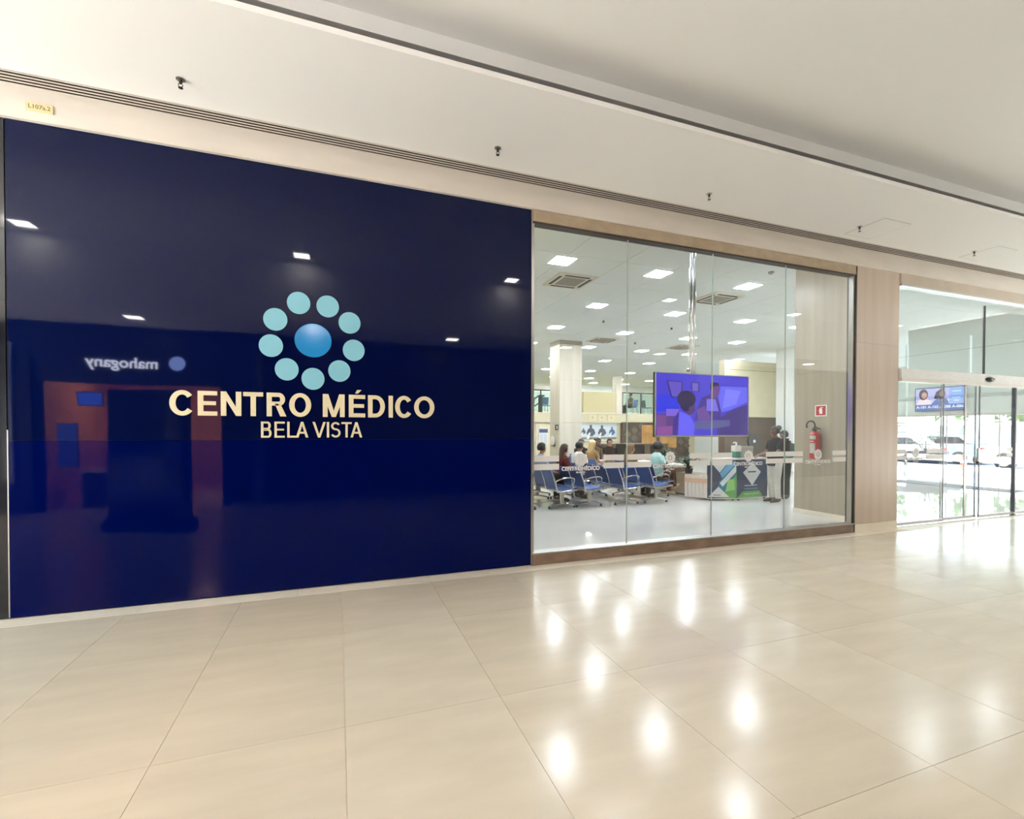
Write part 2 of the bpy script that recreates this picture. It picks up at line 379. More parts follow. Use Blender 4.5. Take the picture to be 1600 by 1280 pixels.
# ------------------------------------------------------------------ shop window
w1 = empty('window_1', kind='structure')
B(2.15, 7.66, -.02, .12, .0, .135, bev=.004).build('sill', bronze, w1)
B(2.15, 7.66, -.03, .13, .135, .15).build('sill_cap', steel, w1)
B(2.15, 7.66, -.02, .12, 4.065, 4.2, bev=.004).build('header', mat('header_stone', (178, 160, 136), .35, var=.15, vscale=(5, 5, 9)), w1)
B(2.15, 7.66, -.012, .10, 4.045, 4.065).build('header_channel', mat('dark_channel', (70, 60, 52), .4, metal=.5), w1)
B(2.15, 2.175, .0, .07, .15, 4.045).build('jamb', steel, w1)
B(7.60, 7.635, .0, .07, .15, 4.045).build('jamb', steel, w1)
B(7.635, 7.66, -.02, .12, .0, 4.2).build('jamb', mat('dark_jamb', (58, 50, 42), .4), w1)
def flower(mb, x, z, r, Y, ):
    for k in range(9):
        a = 2*PI*k/9+.2
        mb.prism(circ(x+r*.66*math.cos(a), z+r*.66*math.sin(a), r*.31, n=12), fix_xz(Y), .0006)
    for q in arc_band(x, z, r*.66, r*.66, r*.30, r*.30, 0, 2*PI, 20): mb.prism(q, fix_xz(Y), .0007)
    mb.prism(circ(x, z, r*.24, r*.30, n=14), fix_xz(Y), .0007)
def decals(p, xc, Y, zc=1.245, s=1.0):
    m = MB(); flower(m, xc, zc, .088*s, Y); m.build('flower_decal', white_vinyl, p)
    font_text('lettering_decal', 'CENTROMÉDICO', .068*s, white_vinyl, p, Matrix.Translation((xc, Y, zc-.112*s)) @ Matrix(((1, 0, 0, 0), (0, 0, -1, 0), (0, 1, 0, 0), (0, 0, 0, 1))), .0006, .002)
    font_text('lettering_decal', 'BELA VISTA', .026*s, white_vinyl, p, Matrix.Translation((xc, Y, zc-.158*s)) @ Matrix(((1, 0, 0, 0), (0, 0, -1, 0), (0, 1, 0, 0), (0, 0, 0, 1))), .0006, .0006)
def stripes(p, x0, x1, Y, z=1.30):
    B(x0, x1, Y-.0007, Y, z-.072, z).build('safety_stripe', white_vinyl, p)
    B(x0, x1, Y-.0007, Y, z-.172, z-.100).build('safety_stripe', white_vinyl, p)
J = (2.175, 3.487, 4.86, 6.22, 7.60)
for k in range(4):
    a, b = J[k]+.004, J[k+1]-.004
    g = B(a, b, .035, .047, .15, 4.05).build('glass_pane', gl, w1)
    m = mat('glass_edge', (206, 222, 214), .2)
    if k: B(J[k]-.004, J[k]+.004, .034, .048, .15, 4.05).build('glass_edge', m, w1)
    stripes(g, a+.005, (2.52, 3.86, 5.22, 6.59)[k], .0335)
    stripes(g, (3.14, 4.48, 5.85, 7.22)[k], min(b, (3.44, 4.83, 6.2, 7.52)[k]), .0335)
    decals(g, (2.82, 4.16, 5.52, 6.91)[k], .0335)
# stone pier
pi_ = empty('column', kind='structure')
for (z0, z1) in ((.0, .13), (.133, 3.0), (3.003, 4.2)):
    B(7.665, 8.67, -.015 if z0 else -.02, .14, z0, z1).build('stone_slab', trav if z0 else strip_m, pi_)
for (z0, z1) in ((.0, .012), (.012, 2.72), (2.723, 4.97)):
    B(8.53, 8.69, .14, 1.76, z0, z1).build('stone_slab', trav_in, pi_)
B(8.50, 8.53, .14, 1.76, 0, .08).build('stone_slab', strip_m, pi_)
# fire extinguisher and sign on the pier
fe = empty('fire_extinguisher', (8.53, 1.25, 1.09), label='red fire extinguisher with curled black hose hung on the stone pier', cat='extinguisher')
MB().loft([(-.10, 0, 0, .085, .085), (-.10, 0, .02, .092, .092), (-.10, 0, .43, .092, .092), (-.10, 0, .48, .075, .075), (-.10, 0, .51, .03, .03)], 20).build('cylinder', red, fe, 60)
m = MB()
for (z0, z1, w) in ((.36, .43, 1.2), (.31, .335, .8), (.10, .29, 1.1)):
    n = 8
    for k in range(n):
        a0, a1 = PI-.2+w*(k/n-.2)*1.0, PI-.2+w*((k+1)/n-.2)*1.0
        p = [Vector((-.10+.0935*math.cos(a), .0935*math.sin(a), z)) for z in (z0, z1) for a in (a0, a1)]
        v = [m.b.verts.new(q) for q in p]; m.b.faces.new((v[0], v[1], v[3], v[2]))
m.build('paper_label', mat('label_grey', (200, 194, 184), .6, var=.35, vscale=(20, 20, 60)), fe)
MB().tube([(-.10, 0, .50), (-.10, 0, .56)], [.028, .022], 12).build('valve', black, fe)
MB().obox((-.10, -.05, .575), (.02, .13, .015), Matrix.Rotation(.35, 4, 'X')).obox((-.10, -.05, .555), (.02, .1, .012)).build('lever', black, fe)
MB().tube([(-.10, .03+.0, .54)]+[(-.105, .085+.085*math.cos(a), .62+.085*math.sin(a)) for a in [math.radians(d) for d in range(-110, -400, -20)]], .013, 8).build('hose', rubber, fe, True)
B(-.03, .0, -.04, .04, .38, .46).build('bracket', steel, fe)
fs = empty('fire_sign', (8.53, 1.21, 1.99), label='small square red sign with white extinguisher pictogram on the pier', cat='sign')
B(-.006, .0, -.115, .115, -.105, .105).build('border', white_vinyl, fs)
B(-.008, -.005, -.095, .095, -.088, .088).build('field', red_sign, fs)
m = MB(); X9 = fix_yz(-.008)
m.prism([(-.025, -.06), (.03, -.06), (.03, .02), (.018, .036), (-.012, .036), (-.025, .02)], X9, .001).prism(rect(-.01, .016, .036, .055), X9, .001).prism(rect(-.01, .045, .05, .062), X9, .001).prism([(-.04, -.02), (-.034, -.02), (-.014, .05), (-.02, .056)], X9, .001)
m.build('pictogram', white_vinyl, fs)

# ------------------------------------------------------------------ glass doors on the right
d1 = empty('door_1', kind='structure')
DX0, DX1 = 8.69, 15.4
B(DX0, DX1, -.03, .12, 4.03, 4.2).build('header', mat('door_header', (196, 180, 164), .4, var=.1), d1)
B(DX0, DX1, -.04, .06, 4.0, 4.03).build('header_channel', steel, d1)
for a, b in ((DX0, 11.095), (11.11, DX1)):
    B(a, b, .02, .032, 2.62, 4.0).build('transom_pane', gl_door, d1)
B(11.096, 11.109, .01, .045, 2.66, 3.9).build('glass_fin', mat('dark_seal', (60, 64, 62), .4), d1)
B(DX0, DX1, -.05, .12, 2.48, 2.64, bev=.004).build('door_beam', mat('beam_alu', (230, 230, 230), .4, metal=0, var=.06, vscale=(8, 8, 40)), d1)
B(DX0, DX1, -.06, .0, 2.43, 2.48).build('door_track', white_lam, d1)
MB().ball((11.12, -.06, 2.545), (.13, .05, .045), 16).build('motion_sensor', dark_gloss, d1, True)
MB().ball((11.17, -.105, 2.53), (.04, .01, .02), 10).build('sensor_lens', white_vinyl, d1, True)
def leaf(x0, x1, y, name='door_leaf'):
    g = B(x0, x1, y, y+.012, .045, 2.43).build(name, gl_door, d1)
    B(x0, x1, y-.01, y+.022, .03, .075).build('bottom_rail', steel, g)
    for x in (x0, x1-.012): B(x, x+.012, y-.004, y+.016, .075, 2.43).build('edge_profile', mat('grey_edge', (150, 154, 158), .3, metal=.3), g)
    return g
g = leaf(DX0, 9.96, .025, 'side_pane'); stripes(g, 9.49, 9.94, .0235); decals(g, 9.21, .0235); stripes(g, 8.7, 8.95, .0235)
g = leaf(9.97, 10.98, .07); 
B(10.62, 10.66, .055, .07, .075, 2.43).build('pull_bar', steel, g)
g = leaf(11.0, 12.1, .025); stripes(g, 11.85, 12.05, .0235)
B(12.075, 12.11, .0, .06, .02, 2.43).build('door_stile', mat('dark_stile', (96, 98, 106), .3, metal=.5), d1)
MB().ball((12.09, .03, .04), (.05, .05, .04), 10).build('floor_pivot', steel, d1)
leaf(12.13, 13.7, .025, 'side_pane'); leaf(13.72, DX1, .025, 'side_pane')
B(10.86, 10.90, -.03, .0, 1.06, 1.30, bev=.004).build('door_lock', steel, d1)
B(DX0, DX1, .0, .06, 0, .012).build('threshold', steel, d1)
B(DX1, 17.7, -.01, .22, 0, 4.48).build('wall_front_right', trav, kind='structure')

# ------------------------------------------------------------------ clinic shell
B(1.4, 22.2, .2, 26.2, -.2, 0).build('floor_clinic', clin_floor, kind='structure')
cc = B(1.4, 22.2, .1, 26.2, 4.985, 5.12).build('ceiling_clinic', clin_ceil_b, kind='structure')
panel_me = B(.006, 1.225-.006, .006, 1.37-.006, -.02, 0).mesh('ceiling_panel', clin_ceil)
for i in range(13):
    for j in range(8):
        inst('ceiling_panel', panel_me, cc, (1.6875+i*1.225, .25+j*1.37, 4.99))
B(1.4, 22.2, .25+8*1.37, 26.2, 4.97, 4.99).build('plain_ceiling', clin_ceil, cc)
B(1.6875+13*1.225, 22.2, .1, .25+8*1.37, 4.97, 4.99).build('plain_ceiling', clin_ceil, cc)
B(1.4, 17.8, .14, .25, 4.2, 5.1).build('wall_above_window', clin_ceil, kind='structure')
B(1.3, 1.5, .2, 26.2, 0, 5.1).build('wall_left', wall_beige, kind='structure')
B(1.3, 22.3, 25.9, 26.2, 0, 5.1).build('wall_back', wall_white, kind='structure')
B(22.1, 22.3, 9.6, 26.2, 0, 5.1).build('wall_right', wall_white, kind='structure')
# reception back wall
rb = B(14.35, 17.6, 9.6, 9.9, 2.17, 4.42).build('wall_reception', wall_beige, kind='structure')
B(14.35, 17.6, 9.575, 9.9, 0, 2.17).build('stone_wainscot', brown_stone, rb)
B(14.35, 17.6, 9.592, 9.6, 4.05, 4.065).build('wall_joint', mat('joint_grey', (140, 132, 108), .8), rb)
B(17.05, 17.42, 8.75, 9.58, 0, 4.97).build('column', wall_white, kind='structure')
# right outer wall with lintel and glazing
we = B(17.6, 17.8, .2, 9.9, 2.14, 5.0).build('wall_end', wall_green, kind='structure')
B(17.595, 17.6, .2, 9.9, 4.06, 4.075).build('wall_joint', mat('joint_green', (150, 158, 150), .8), we)
w2 = empty('window_2', kind='structure')
B(17.6, 17.78, .2, 9.9, 2.08, 2.14).build('header', steel, w2)
ys = [.25, 1.5, 2.75, 4.0, 5.25, 6.5, 7.75, 9.0]
for a, b in zip(ys[:-1], ys[1:]):
    if abs(a-4.0) < .1: continue      # the entrance stands open
    B(17.68, 17.69, a+.01, b-.01, .03, 2.08).build('glass_pane', gl_door, w2)
    B(17.675, 17.695, b-.012, b+.012, .0, 2.08).build('mullion', steel, w2)
# ceiling lamps
panel_em = emat('clinic_lamp', (238, 246, 255), CLINIC_LAMP)
lamp = empty('ceiling_light', (0, 0, 0))
B(-.225, .225, -.225, .225, -.012, .0, bev=.003).build('frame', white_lam, lamp); B(-.21, .21, -.21, .21, -.016, -.010).build('diffuser', panel_em, lamp)
rows = [(1.08, (4.1, 6.52, 9.0, 11.55, 13.85)), (3.32, (4.16, 6.43, 8.93, 11.6)), (6.03, (4.1, 6.52, 9.07, 11.66, 13.95)), (8.82, (4.2, 6.63, 9.24, 11.9, 14.18)),
        (11.7, (6.9, 9.44, 11.95, 14.4)), (14.7, (6.9, 9.36, 12.0, 14.5)), (18.4, (7.8, 10.6, 13.3, 15.9, 18.4)), (21.6, (10.2, 12.57, 15.0, 17.2, 19.6)), (24.2, (11.6, 14.2, 16.8, 19.4))]
first = True
for j, (y, xs) in enumerate(rows):
    for i, x in enumerate(xs):
        o = lamp if first else copy_tree(lamp); first = False
        o.location = (x, y, 4.97)
        tag(o, f'glowing square ceiling light, {nth[j]} row from the shop window, {nth[i]} from the left', 'ceiling light', 'square lights in the clinic ceiling')
# air conditioning cassettes
def cassette(x, y, lab):
    c = empty('air_conditioner', (x, y, 4.97), label=lab, cat='air conditioner', group='ceiling cassettes')
    iv = mat('ivory_plastic', (216, 210, 194), .5); s = .47
    B(-s, s, -s, s, -.03, 0, bev=.01).build('body', iv, c)
    B(-.26, .26, -.26, .26, -.036, -.029).build('grille', mat('grille_grey', (140, 132, 116), .6), c)
    for k in range(7): B(-.25, .25, -.24+k*.075, -.22+k*.075, -.042, -.035).build('grille_slat', MATS['grille_grey'], c)
    for (a, b, e, f) in ((-.30, .30, .33, .40), (-.30, .30, -.40, -.33), (.33, .40, -.30, .30), (-.40, -.33, -.30, .30)):
        B(a, b, e, f, -.034, -.028).build('air_slot', slot_dark, c)
cassette(4.88, 4.40, 'ivory ceiling air conditioner behind the leftmost glass pane, nearest the window')
cassette(9.02, 4.38, 'ivory ceiling air conditioner just right of the steel TV pole')
cassette(9.18, 10.2, 'ivory ceiling air conditioner far back beside the stone column')
cassette(12.93, 10.35, 'ivory ceiling air conditioner far back, left of the TV pole')
sm = empty('smoke_detector', (8.6, 2.4, 4.97), label='small round smoke detector on the clinic ceiling', cat='detector')
MB().loft([(0, 0, 0, .06, .06), (0, 0, -.03, .055, .055), (0, 0, -.045, .03, .03)], 16).build('housing', mat('detector_grey', (150, 148, 142), .5), sm)
MB().tube([(0, 0, -.045), (0, 0, -.052)], .012, 8).build('sensor_eye', black, sm)
for i, (x, y) in enumerate(((7.6, 7.5), (10.2, 7.6), (10.6, 10.2))):
    s = empty('ceiling_sprinkler', (x, y, 4.97), label='tiny dark sprinkler in the clinic ceiling, '+('nearest the window', 'behind the TV pole', 'farthest from the window')[i], cat='sprinkler', group='clinic sprinklers')
    MB().tube([(0, 0, 0), (0, 0, -.05)], .03, 8).build('head', black, s); MB().tube([(0, 0, -.05), (0, 0, -.06)], .04, 8).build('deflector', black, s)

# stone column in the waiting room
co = empty('column', kind='structure')
for z0, z1 in ((0, 1.9), (1.904, 3.5), (3.504, 4.97)):
    B(7.7, 8.62, 10.75, 11.6, z0, z1).build('stone_slab', trav_pale, co)
B(7.69, 8.63, 10.74, 11.61, 4.82, 4.97).build('column_head', mat('column_band', (150, 140, 124), .5), co)
def hang(name, loc, lab, cat): return empty(name, loc, label=lab, cat=cat)
h = hang('exit_sign', (7.69, 10.98, 1.73), 'small black and white pictogram sign on the column', 'sign')
B(-.004, 0, -.13, .13, -.10, .10).build('plate', black, h); B(-.006, -.004, -.09, .02, -.06, .06).build('pictogram', white_vinyl, h)
h = hang('towel_dispenser', (7.69, 11.2, 1.22), 'white rounded paper dispenser on the side of the column', 'dispenser')
MB().ball((-.06, 0, 0), (.07, .14, .19), 14).build('cover', white_lam, h, True); B(-.08, 0, -.1, .1, -.2, -.17).build('outlet', black, h)

# mezzanine and far walls
mz = B(9.5, 22.1, 20.0, 25.9, 2.10, 2.68).build('floor_mezzanine', wall_beige, kind='structure')
wu = B(9.5, 22.1, 20.15, 20.35, 0, 2.10).build('wall_under_mezzanine', wall_beige, kind='structure')
B(1.5, 9.5, 20.15, 20.35, 0, 4.98).build('wall_back_left', wall_beige, kind='structure')
bl = B(13.72, 15.98, 19.97, 20.4, 2.68, 3.95).build('wall_block', mat('sand_block', (196, 182, 140), .7), kind='structure')
B(13.6, 16.4, 19.95, 20.0, 2.63, 2.70).build('ledge', paint_warm, bl)
B(15.98, 16.4, 19.95, 20.4, 2.68, 4.97).build('column', trav_pale, kind='structure')
B(13.4, 16.2, 20.4, 20.6, 3.95, 4.05).build('wall_joint', clin_ceil, bl)
# squares cut in the band under the block
for k, x in enumerate((14.1, 14.75, 15.4)):
    q = B(x, x+.5, 19.985, 20.0, 2.2, 2.6).build('relief_tile', mat('relief', (222, 208, 170), .6), mz)
    B(x+.2, x+.3, 19.975, 19.985, 2.36, 2.46).build('stud', mat('relief_stud', (190, 170, 126), .6), q)
# brown stone wall with diamond pattern
bs = B(16.4, 21.4, 19.88, 20.14, 0, 2.14).build('wall_brown_stone', brown_stone, kind='structure')
pal = [mat('stone_tone_%s' % n, c, .35, var=.3, vscale=(3, 3, 3)) for n, c in (('umber', (96, 78, 60)), ('grey', (104, 98, 90)), ('olive', (120, 104, 78)), ('dark', (60, 52, 46)))]
tan_s = mat('tan_onyx', (186, 136, 76), .3, var=.35, vscale=(3, 3, 3))
for a in range(10):
    for b in range(5):
        x = 16.75+a*.5; z = .15+b*.5+(0 if a % 2 else .25)
        if z > 2.0: continue
        s = .235 if z+.24 < 2.14 else 2.13-z
        if s < .08 or (17.5 < x < 19.0 and .6 < z < 2.1) or (19.0 < x < 20.6 and z < 1.05): pass
        MB().prism([(x-s, z), (x, z-s), (x+s, z), (x, z+s)], fix_xz(19.88), .012+.006*R.random()).build('stone_piece', pal[(a*3+b*5) % 4], bs)
for (x0, x1, z0, z1) in ((17.75, 18.85, .75, 1.98), (19.1, 20.4, .55, 1.3)):
    B(x0, x1, 19.84, 19.88, z0, z1).build('onyx_slab', tan_s, bs)
# mural
mu = empty('wall_mural', (14.85, 20.0, 1.56), label='wide photo mural of seated figures under the upper floor', cat='picture')
B(-1.25, 1.25, .1, .14, -.5, .5).build('board', mat('mural_ground', (214, 220, 222), .5), mu)
B(-1.27, 1.27, .08, .15, .48, .52).build('top_rail', white_vinyl, mu); B(-1.27, 1.27, .08, .15, -.54, -.48).build('bottom_rail', white_vinyl, mu)
ink = mat('mural_ink', (92, 98, 112), .6, var=.5, vscale=(9, 9, 9)); ink2 = mat('mural_blue', (86, 118, 160), .6, var=.4, vscale=(9, 9, 9))
def figure(x, s, m_):
    mb = MB(); Y = fix_xz(.1)
    mb.prism(circ(x, .30*s, .09*s, .12*s, 12), Y, .004)
    mb.prism([(x-.30*s, -.10*s), (x-.20*s, .14*s), (x-.06*s, .22*s), (x+.06*s, .22*s), (x+.22*s, .14*s), (x+.32*s, -.10*s), (x+.12*s, -.28*s), (x-.16*s, -.28*s)], Y, .004)
    mb.build('printed_figure', m_, mu)
    MB().prism([(x-.30*s, -.44*s), (x-.12*s, -.44*s), (x-.02*s, -.05*s), (x-.14*s, -.08*s)], fix_xz(.0955), .003).build('printed_figure', white_vinyl, mu)
figure(-.55, 1, ink); figure(.22, .95, ink); figure(.92, .72, ink2); figure(-1.05, .5, ink)
B(-1.25, 1.25, .096, .1, -.48, -.34).build('printed_ground', mat('mural_sand', (150, 140, 122), .6, var=.4, vscale=(8, 8, 8)), mu)
# far door with notice, extinguisher
d2 = empty('door_2', kind='structure')
B(10.72, 12.0, 20.1, 20.15, 0, 2.06).build('door_frame', paint_warm, d2); B(10.84, 11.62, 20.06, 20.1, 0, 2.0).build('door_leaf', mat('door_cream', (232, 220, 190), .5), d2)
nb = empty('notice_board', (11.16, 20.05, 1.25), label='white notice with blue header on the far door', cat='notice')
B(-.27, .27, -.012, 0, -.46, .46).build('sheet', white_vinyl, nb); B(-.27, .27, -.016, -.012, .24, .46).build('header', mat('notice_blue', (70, 84, 128), .5), nb)
for i in range(2): B(-.24+.25*i, -.02+.25*i, -.015, -.012, -.42, .18).build('column_print', mat('notice_grey', (214, 216, 220), .6), nb)
f2 = empty('fire_extinguisher', (11.84, 20.05, .62), label='small far red extinguisher beside the notice door', cat='extinguisher')
MB().loft([(0, 0, 0, .09, .09), (0, 0, .5, .09, .09), (0, 0, .58, .03, .03)], 12).build('cylinder', red, f2, 60); MB().tube([(0, 0, .58), (0, 0, .66)], .03, 8).build('valve', black, f2)
f3 = empty('fire_sign', (11.84, 20.08, 1.55), label='small dark red pictogram sign above the far extinguisher', cat='sign')
B(-.13, .13, -.02, 0, -.14, .14).build('plate', mat('maroon', (90, 20, 24), .5), f3); B(-.04, .04, -.024, -.02, -.08, .08).build('pictogram', white_vinyl, f3)
# railings upstairs
def railing(x0, x1, lab):
    g = empty('glass_railing', (x0, 20.08, 2.68), label=lab, cat='railing'); L = x1-x0; n = max(1, round(L/1.3))
    for k in range(n):
        B(L*k/n+.03, L*(k+1)/n-.03, -.006, .006, .05, 1.18).build('glass_pane', gl_rail, g)
    for k in range(n+1): B(L*k/n-.03, L*k/n+.03, -.03, .03, 0, 1.25).build('post', mat('rail_dark', (62, 70, 68), .4, metal=.4), g)
    MB().tube([(0, 0, 1.28), (L, 0, 1.28)], .035, 8).build('handrail', MATS['rail_dark'], g)
railing(9.7, 13.6, 'glass railing with dark handrail on the upper floor, left of the column')
railing(16.5, 21.9, 'glass railing with dark handrail on the upper floor, left of the TV')
st = empty('stair_rail', (10.2, 20.6, 2.68), label='sloping dark stair handrail at the upper floor edge', cat='railing')
MB().tube([(0, 0, .35), (.9, 0, 1.0), (1.25, 0, 1.0)], .05, 8).build('handrail', MATS['rail_dark'], st)
MB().tube([(0, 0, -.0), (.9, 0, .55)], .04, 8).build('lower_rail', MATS['rail_dark'], st); B(.88, 1.12, -.04, .04, 0, 1.0).build('post', MATS['rail_dark'], st)

# ------------------------------------------------------------------ waiting benches
perf = seat_blue
def bez(pts, n=5):
    out = []
    P = [Vector(p) for p in pts]
    for i in range(len(P)-1):
        a, b = P[i], P[i+1]
        p0 = P[i-1] if i else a; p3 = P[i+2] if i+2 < len(P) else b
        for k in range(n):
            t = k/n; out.append(.5*((2*a)+(b-p0)*t+(2*p0-5*a+4*b-p3)*t*t+(3*a-p0-3*b+p3)*t**3))
    out.append(P[-1]); return out
def shell(prof, y0, y1, th):
    mb = MB(); n = len(prof); A = []; Bq = []
    for i, p in enumerate(prof):
        d = prof[min(i+1, n-1)]-prof[max(i-1, 0)]; nr = Vector((-d.z, 0, d.x)).normalized()*th
        A.append([mb.b.verts.new((p.x, y, p.z)) for y in (y0, y1)]); q = p-nr
        Bq.append([mb.b.verts.new((q.x, y, q.z)) for y in (y0, y1)])
    f = mb.b.faces.new
    for i in range(n-1):
        f((A[i][0], A[i][1], A[i+1][1], A[i+1][0])); f((Bq[i][0], Bq[i+1][0], Bq[i+1][1], Bq[i][1]))
        for s in (0, 1): f((A[i][s], A[i+1][s], Bq[i+1][s], Bq[i][s]))
    for i in (0, n-1): f((A[i][0], A[i][1], Bq[i][1], Bq[i][0]))
    return mb
SEATP = bez([(.25, 0, .400), (.22, 0, .418), (.05, 0, .392), (-.15, 0, .385), (-.20, 0, .405)])
BACKP = bez([(-.215, 0, .43), (-.245, 0, .55), (-.30, 0, .70), (-.345, 0, .81)])
FRAMEP = [(.27, 0, .385), (.25, 0, .40), (.05, 0, .375), (-.18, 0, .365), (-.215, 0, .40), (-.25, 0, .55), (-.305, 0, .70), (-.355, 0, .825)]
PW = .55
SEAT = shell(SEATP, .02, PW-.02, .012).mesh('seat', perf, 40); BACK = shell(BACKP, .02, PW-.02, .012).mesh('backrest', perf, 40)
FR = MB().tube(bez(FRAMEP, 3), .016, 8).mesh('side_frame', chrome, 40)
ARM = MB().tube(bez([(-.245, 0, .56), (-.20, 0, .60), (.0, 0, .645), (.13, 0, .64), (.17, 0, .60), (.12, 0, .40)], 3), .013, 7).mesh('armrest', chrome, 40)
POST = B(-.035, .035, -.025, .025, .09, .36).mesh('pedestal', steel)
mb = MB(); mb.tube(bez([(-.29, 0, .045), (-.16, 0, .075), (0, 0, .10), (.16, 0, .075), (.29, 0, .045)], 3), [.018]*13, 8); FOOT = mb.mesh('foot', chrome, 40)
GLIDE = MB().tube([(0, 0, 0), (0, 0, .03), (0, 0, .055)], [.025, .025, .015], 10).mesh('glide', rubber)
def make_bench(n):
    b = empty('waiting_bench')
    B(-.04, .04, .02, n*PW-.02, .315, .36).build('beam', steel, b)
    for k in range(n):
        inst('seat', SEAT, b, (0, k*PW, 0)); inst('backrest', BACK, b, (0, k*PW, 0))
    for k in range(n+1):
        inst('side_frame', FR, b, (0, k*PW, 0))
    for k in (0, n): inst('armrest', ARM, b, (0, k*PW, 0))
    for y in (.22, n*PW-.12):
        inst('pedestal', POST, b, (0, y, 0)); f = inst('foot', FOOT, b, (0, y, 0))
        for x in (-.285, .285): inst('glide', GLIDE, f, (x, 0, 0))
    return b
proto = make_bench(3)
BN = [(3.45, 3.45, 0, 'blue perforated waiting bench, row cut off by the blue panel edge'),
      (4.34, 3.45, 0, 'blue perforated waiting bench, second row from the left nearest the glass'),
      (4.98, 3.45, 0, 'blue perforated waiting bench, third row from the left, under the lettering decal'),
      (5.90, 3.45, 0, 'blue perforated waiting bench, fourth row from the left, crossed by the glass joint'),
      (6.67, 3.45, 0, 'blue perforated waiting bench, rightmost of the rows nearest the glass'),
      (7.32, 4.22, 0, 'blue perforated bench holding the person in pale teal, facing the desk'),
      (4.0, 5.9, 0, 'blue bench in the second bank, leftmost row behind the blue shirted man'),
      (4.62, 5.3, 0, 'blue bench in the second bank behind the woman in maroon'),
      (5.74, 5.15, 0, 'blue bench in the second bank holding the person in white'),
      (7.0, 6.3, 0, 'blue bench farther back holding the blond haired visitor'),
      (9.05, 9.0, -PI/2, 'blue bench below the mural facing the window'),
      (9.9, 10.3, -PI/2, 'rearmost blue bench below the mural')]
for i, (x, y, rz, lab) in enumerate(BN):
    o = proto if i == 0 else copy_tree(proto)
    o.location = (x, y, 0); o.rotation_euler = (0, 0, rz)
    if rz: o.location = (x-1.65, y, 0)
    tag(o, lab, 'bench', 'waiting benches')
# chairs upstairs
def small_chair(x, y, rz, lab, m_):
    c = empty('chair', (x, y, 2.68), rz, label=lab, cat='chair', group='chairs on the upper floor')
    B(-.23, .23, -.24, .24, .42, .46, bev=.015).build('seat', m_, c); MB().obox((-.27, 0, .70), (.04, .46, .46), Matrix.Rotation(-.15, 4, 'Y'), .015).build('backrest', m_, c)
    for sx in (-.2, .2):
        for sy in (-.2, .2): MB().tube([(sx, sy, .42), (sx*1.15, sy*1.1, 0)], .016, 6).build('leg', chrome, c)
upb = mat('upstairs_blue', (92, 116, 160), .5); upg = mat('upstairs_grey', (120, 150, 146), .5)
small_chair(17.75, 20.9, PI, 'blue chair under the woman sitting upstairs', upb)
small_chair(19.1, 21.2, 0, 'dark low chair upstairs near the TV edge', mat('upstairs_dark', (70, 74, 80), .5))
small_chair(11.55, 21.0, PI/2, 'blue chair upstairs nearest the column', upb)
small_chair(12.15, 21.0, PI/2, 'second blue chair upstairs, partly behind the column', upb)
small_chair(10.75, 21.2, PI/2, 'grey green chair upstairs behind the stair rail', upg)

# ------------------------------------------------------------------ people
def skin_body(name, J, E, parent, m):
    me = bpy.data.meshes.new(name); o = bpy.data.objects.new(name, me); COL.objects.link(o)
    keys = list(J); idx = {k: i for i, k in enumerate(keys)}
    me.from_pydata([J[k][:3] for k in keys], [(idx[a], idx[b]) for a, b in E], [])
    o.modifiers.new('s', 'SKIN'); sv = me.skin_vertices[0].data
    for k in keys:
        sv[idx[k]].radius = (J[k][3], J[k][3]); sv[idx[k]].use_root = (k == 'pelvis')
    sub = o.modifiers.new('u', 'SUBSURF'); sub.levels = 1; sub.render_levels = 1
    dg = bpy.context.evaluated_depsgraph_get(); dg.update()
    nm = bpy.data.meshes.new_from_object(o.evaluated_get(dg))
    bpy.data.objects.remove(o); bpy.data.meshes.remove(me)
    nm.materials.clear(); nm.materials.append(m); nm.polygons.foreach_set('use_smooth', [True]*len(nm.polygons))
    q = bpy.data.objects.new(name, nm); COL.objects.link(q); q.parent = parent; return q
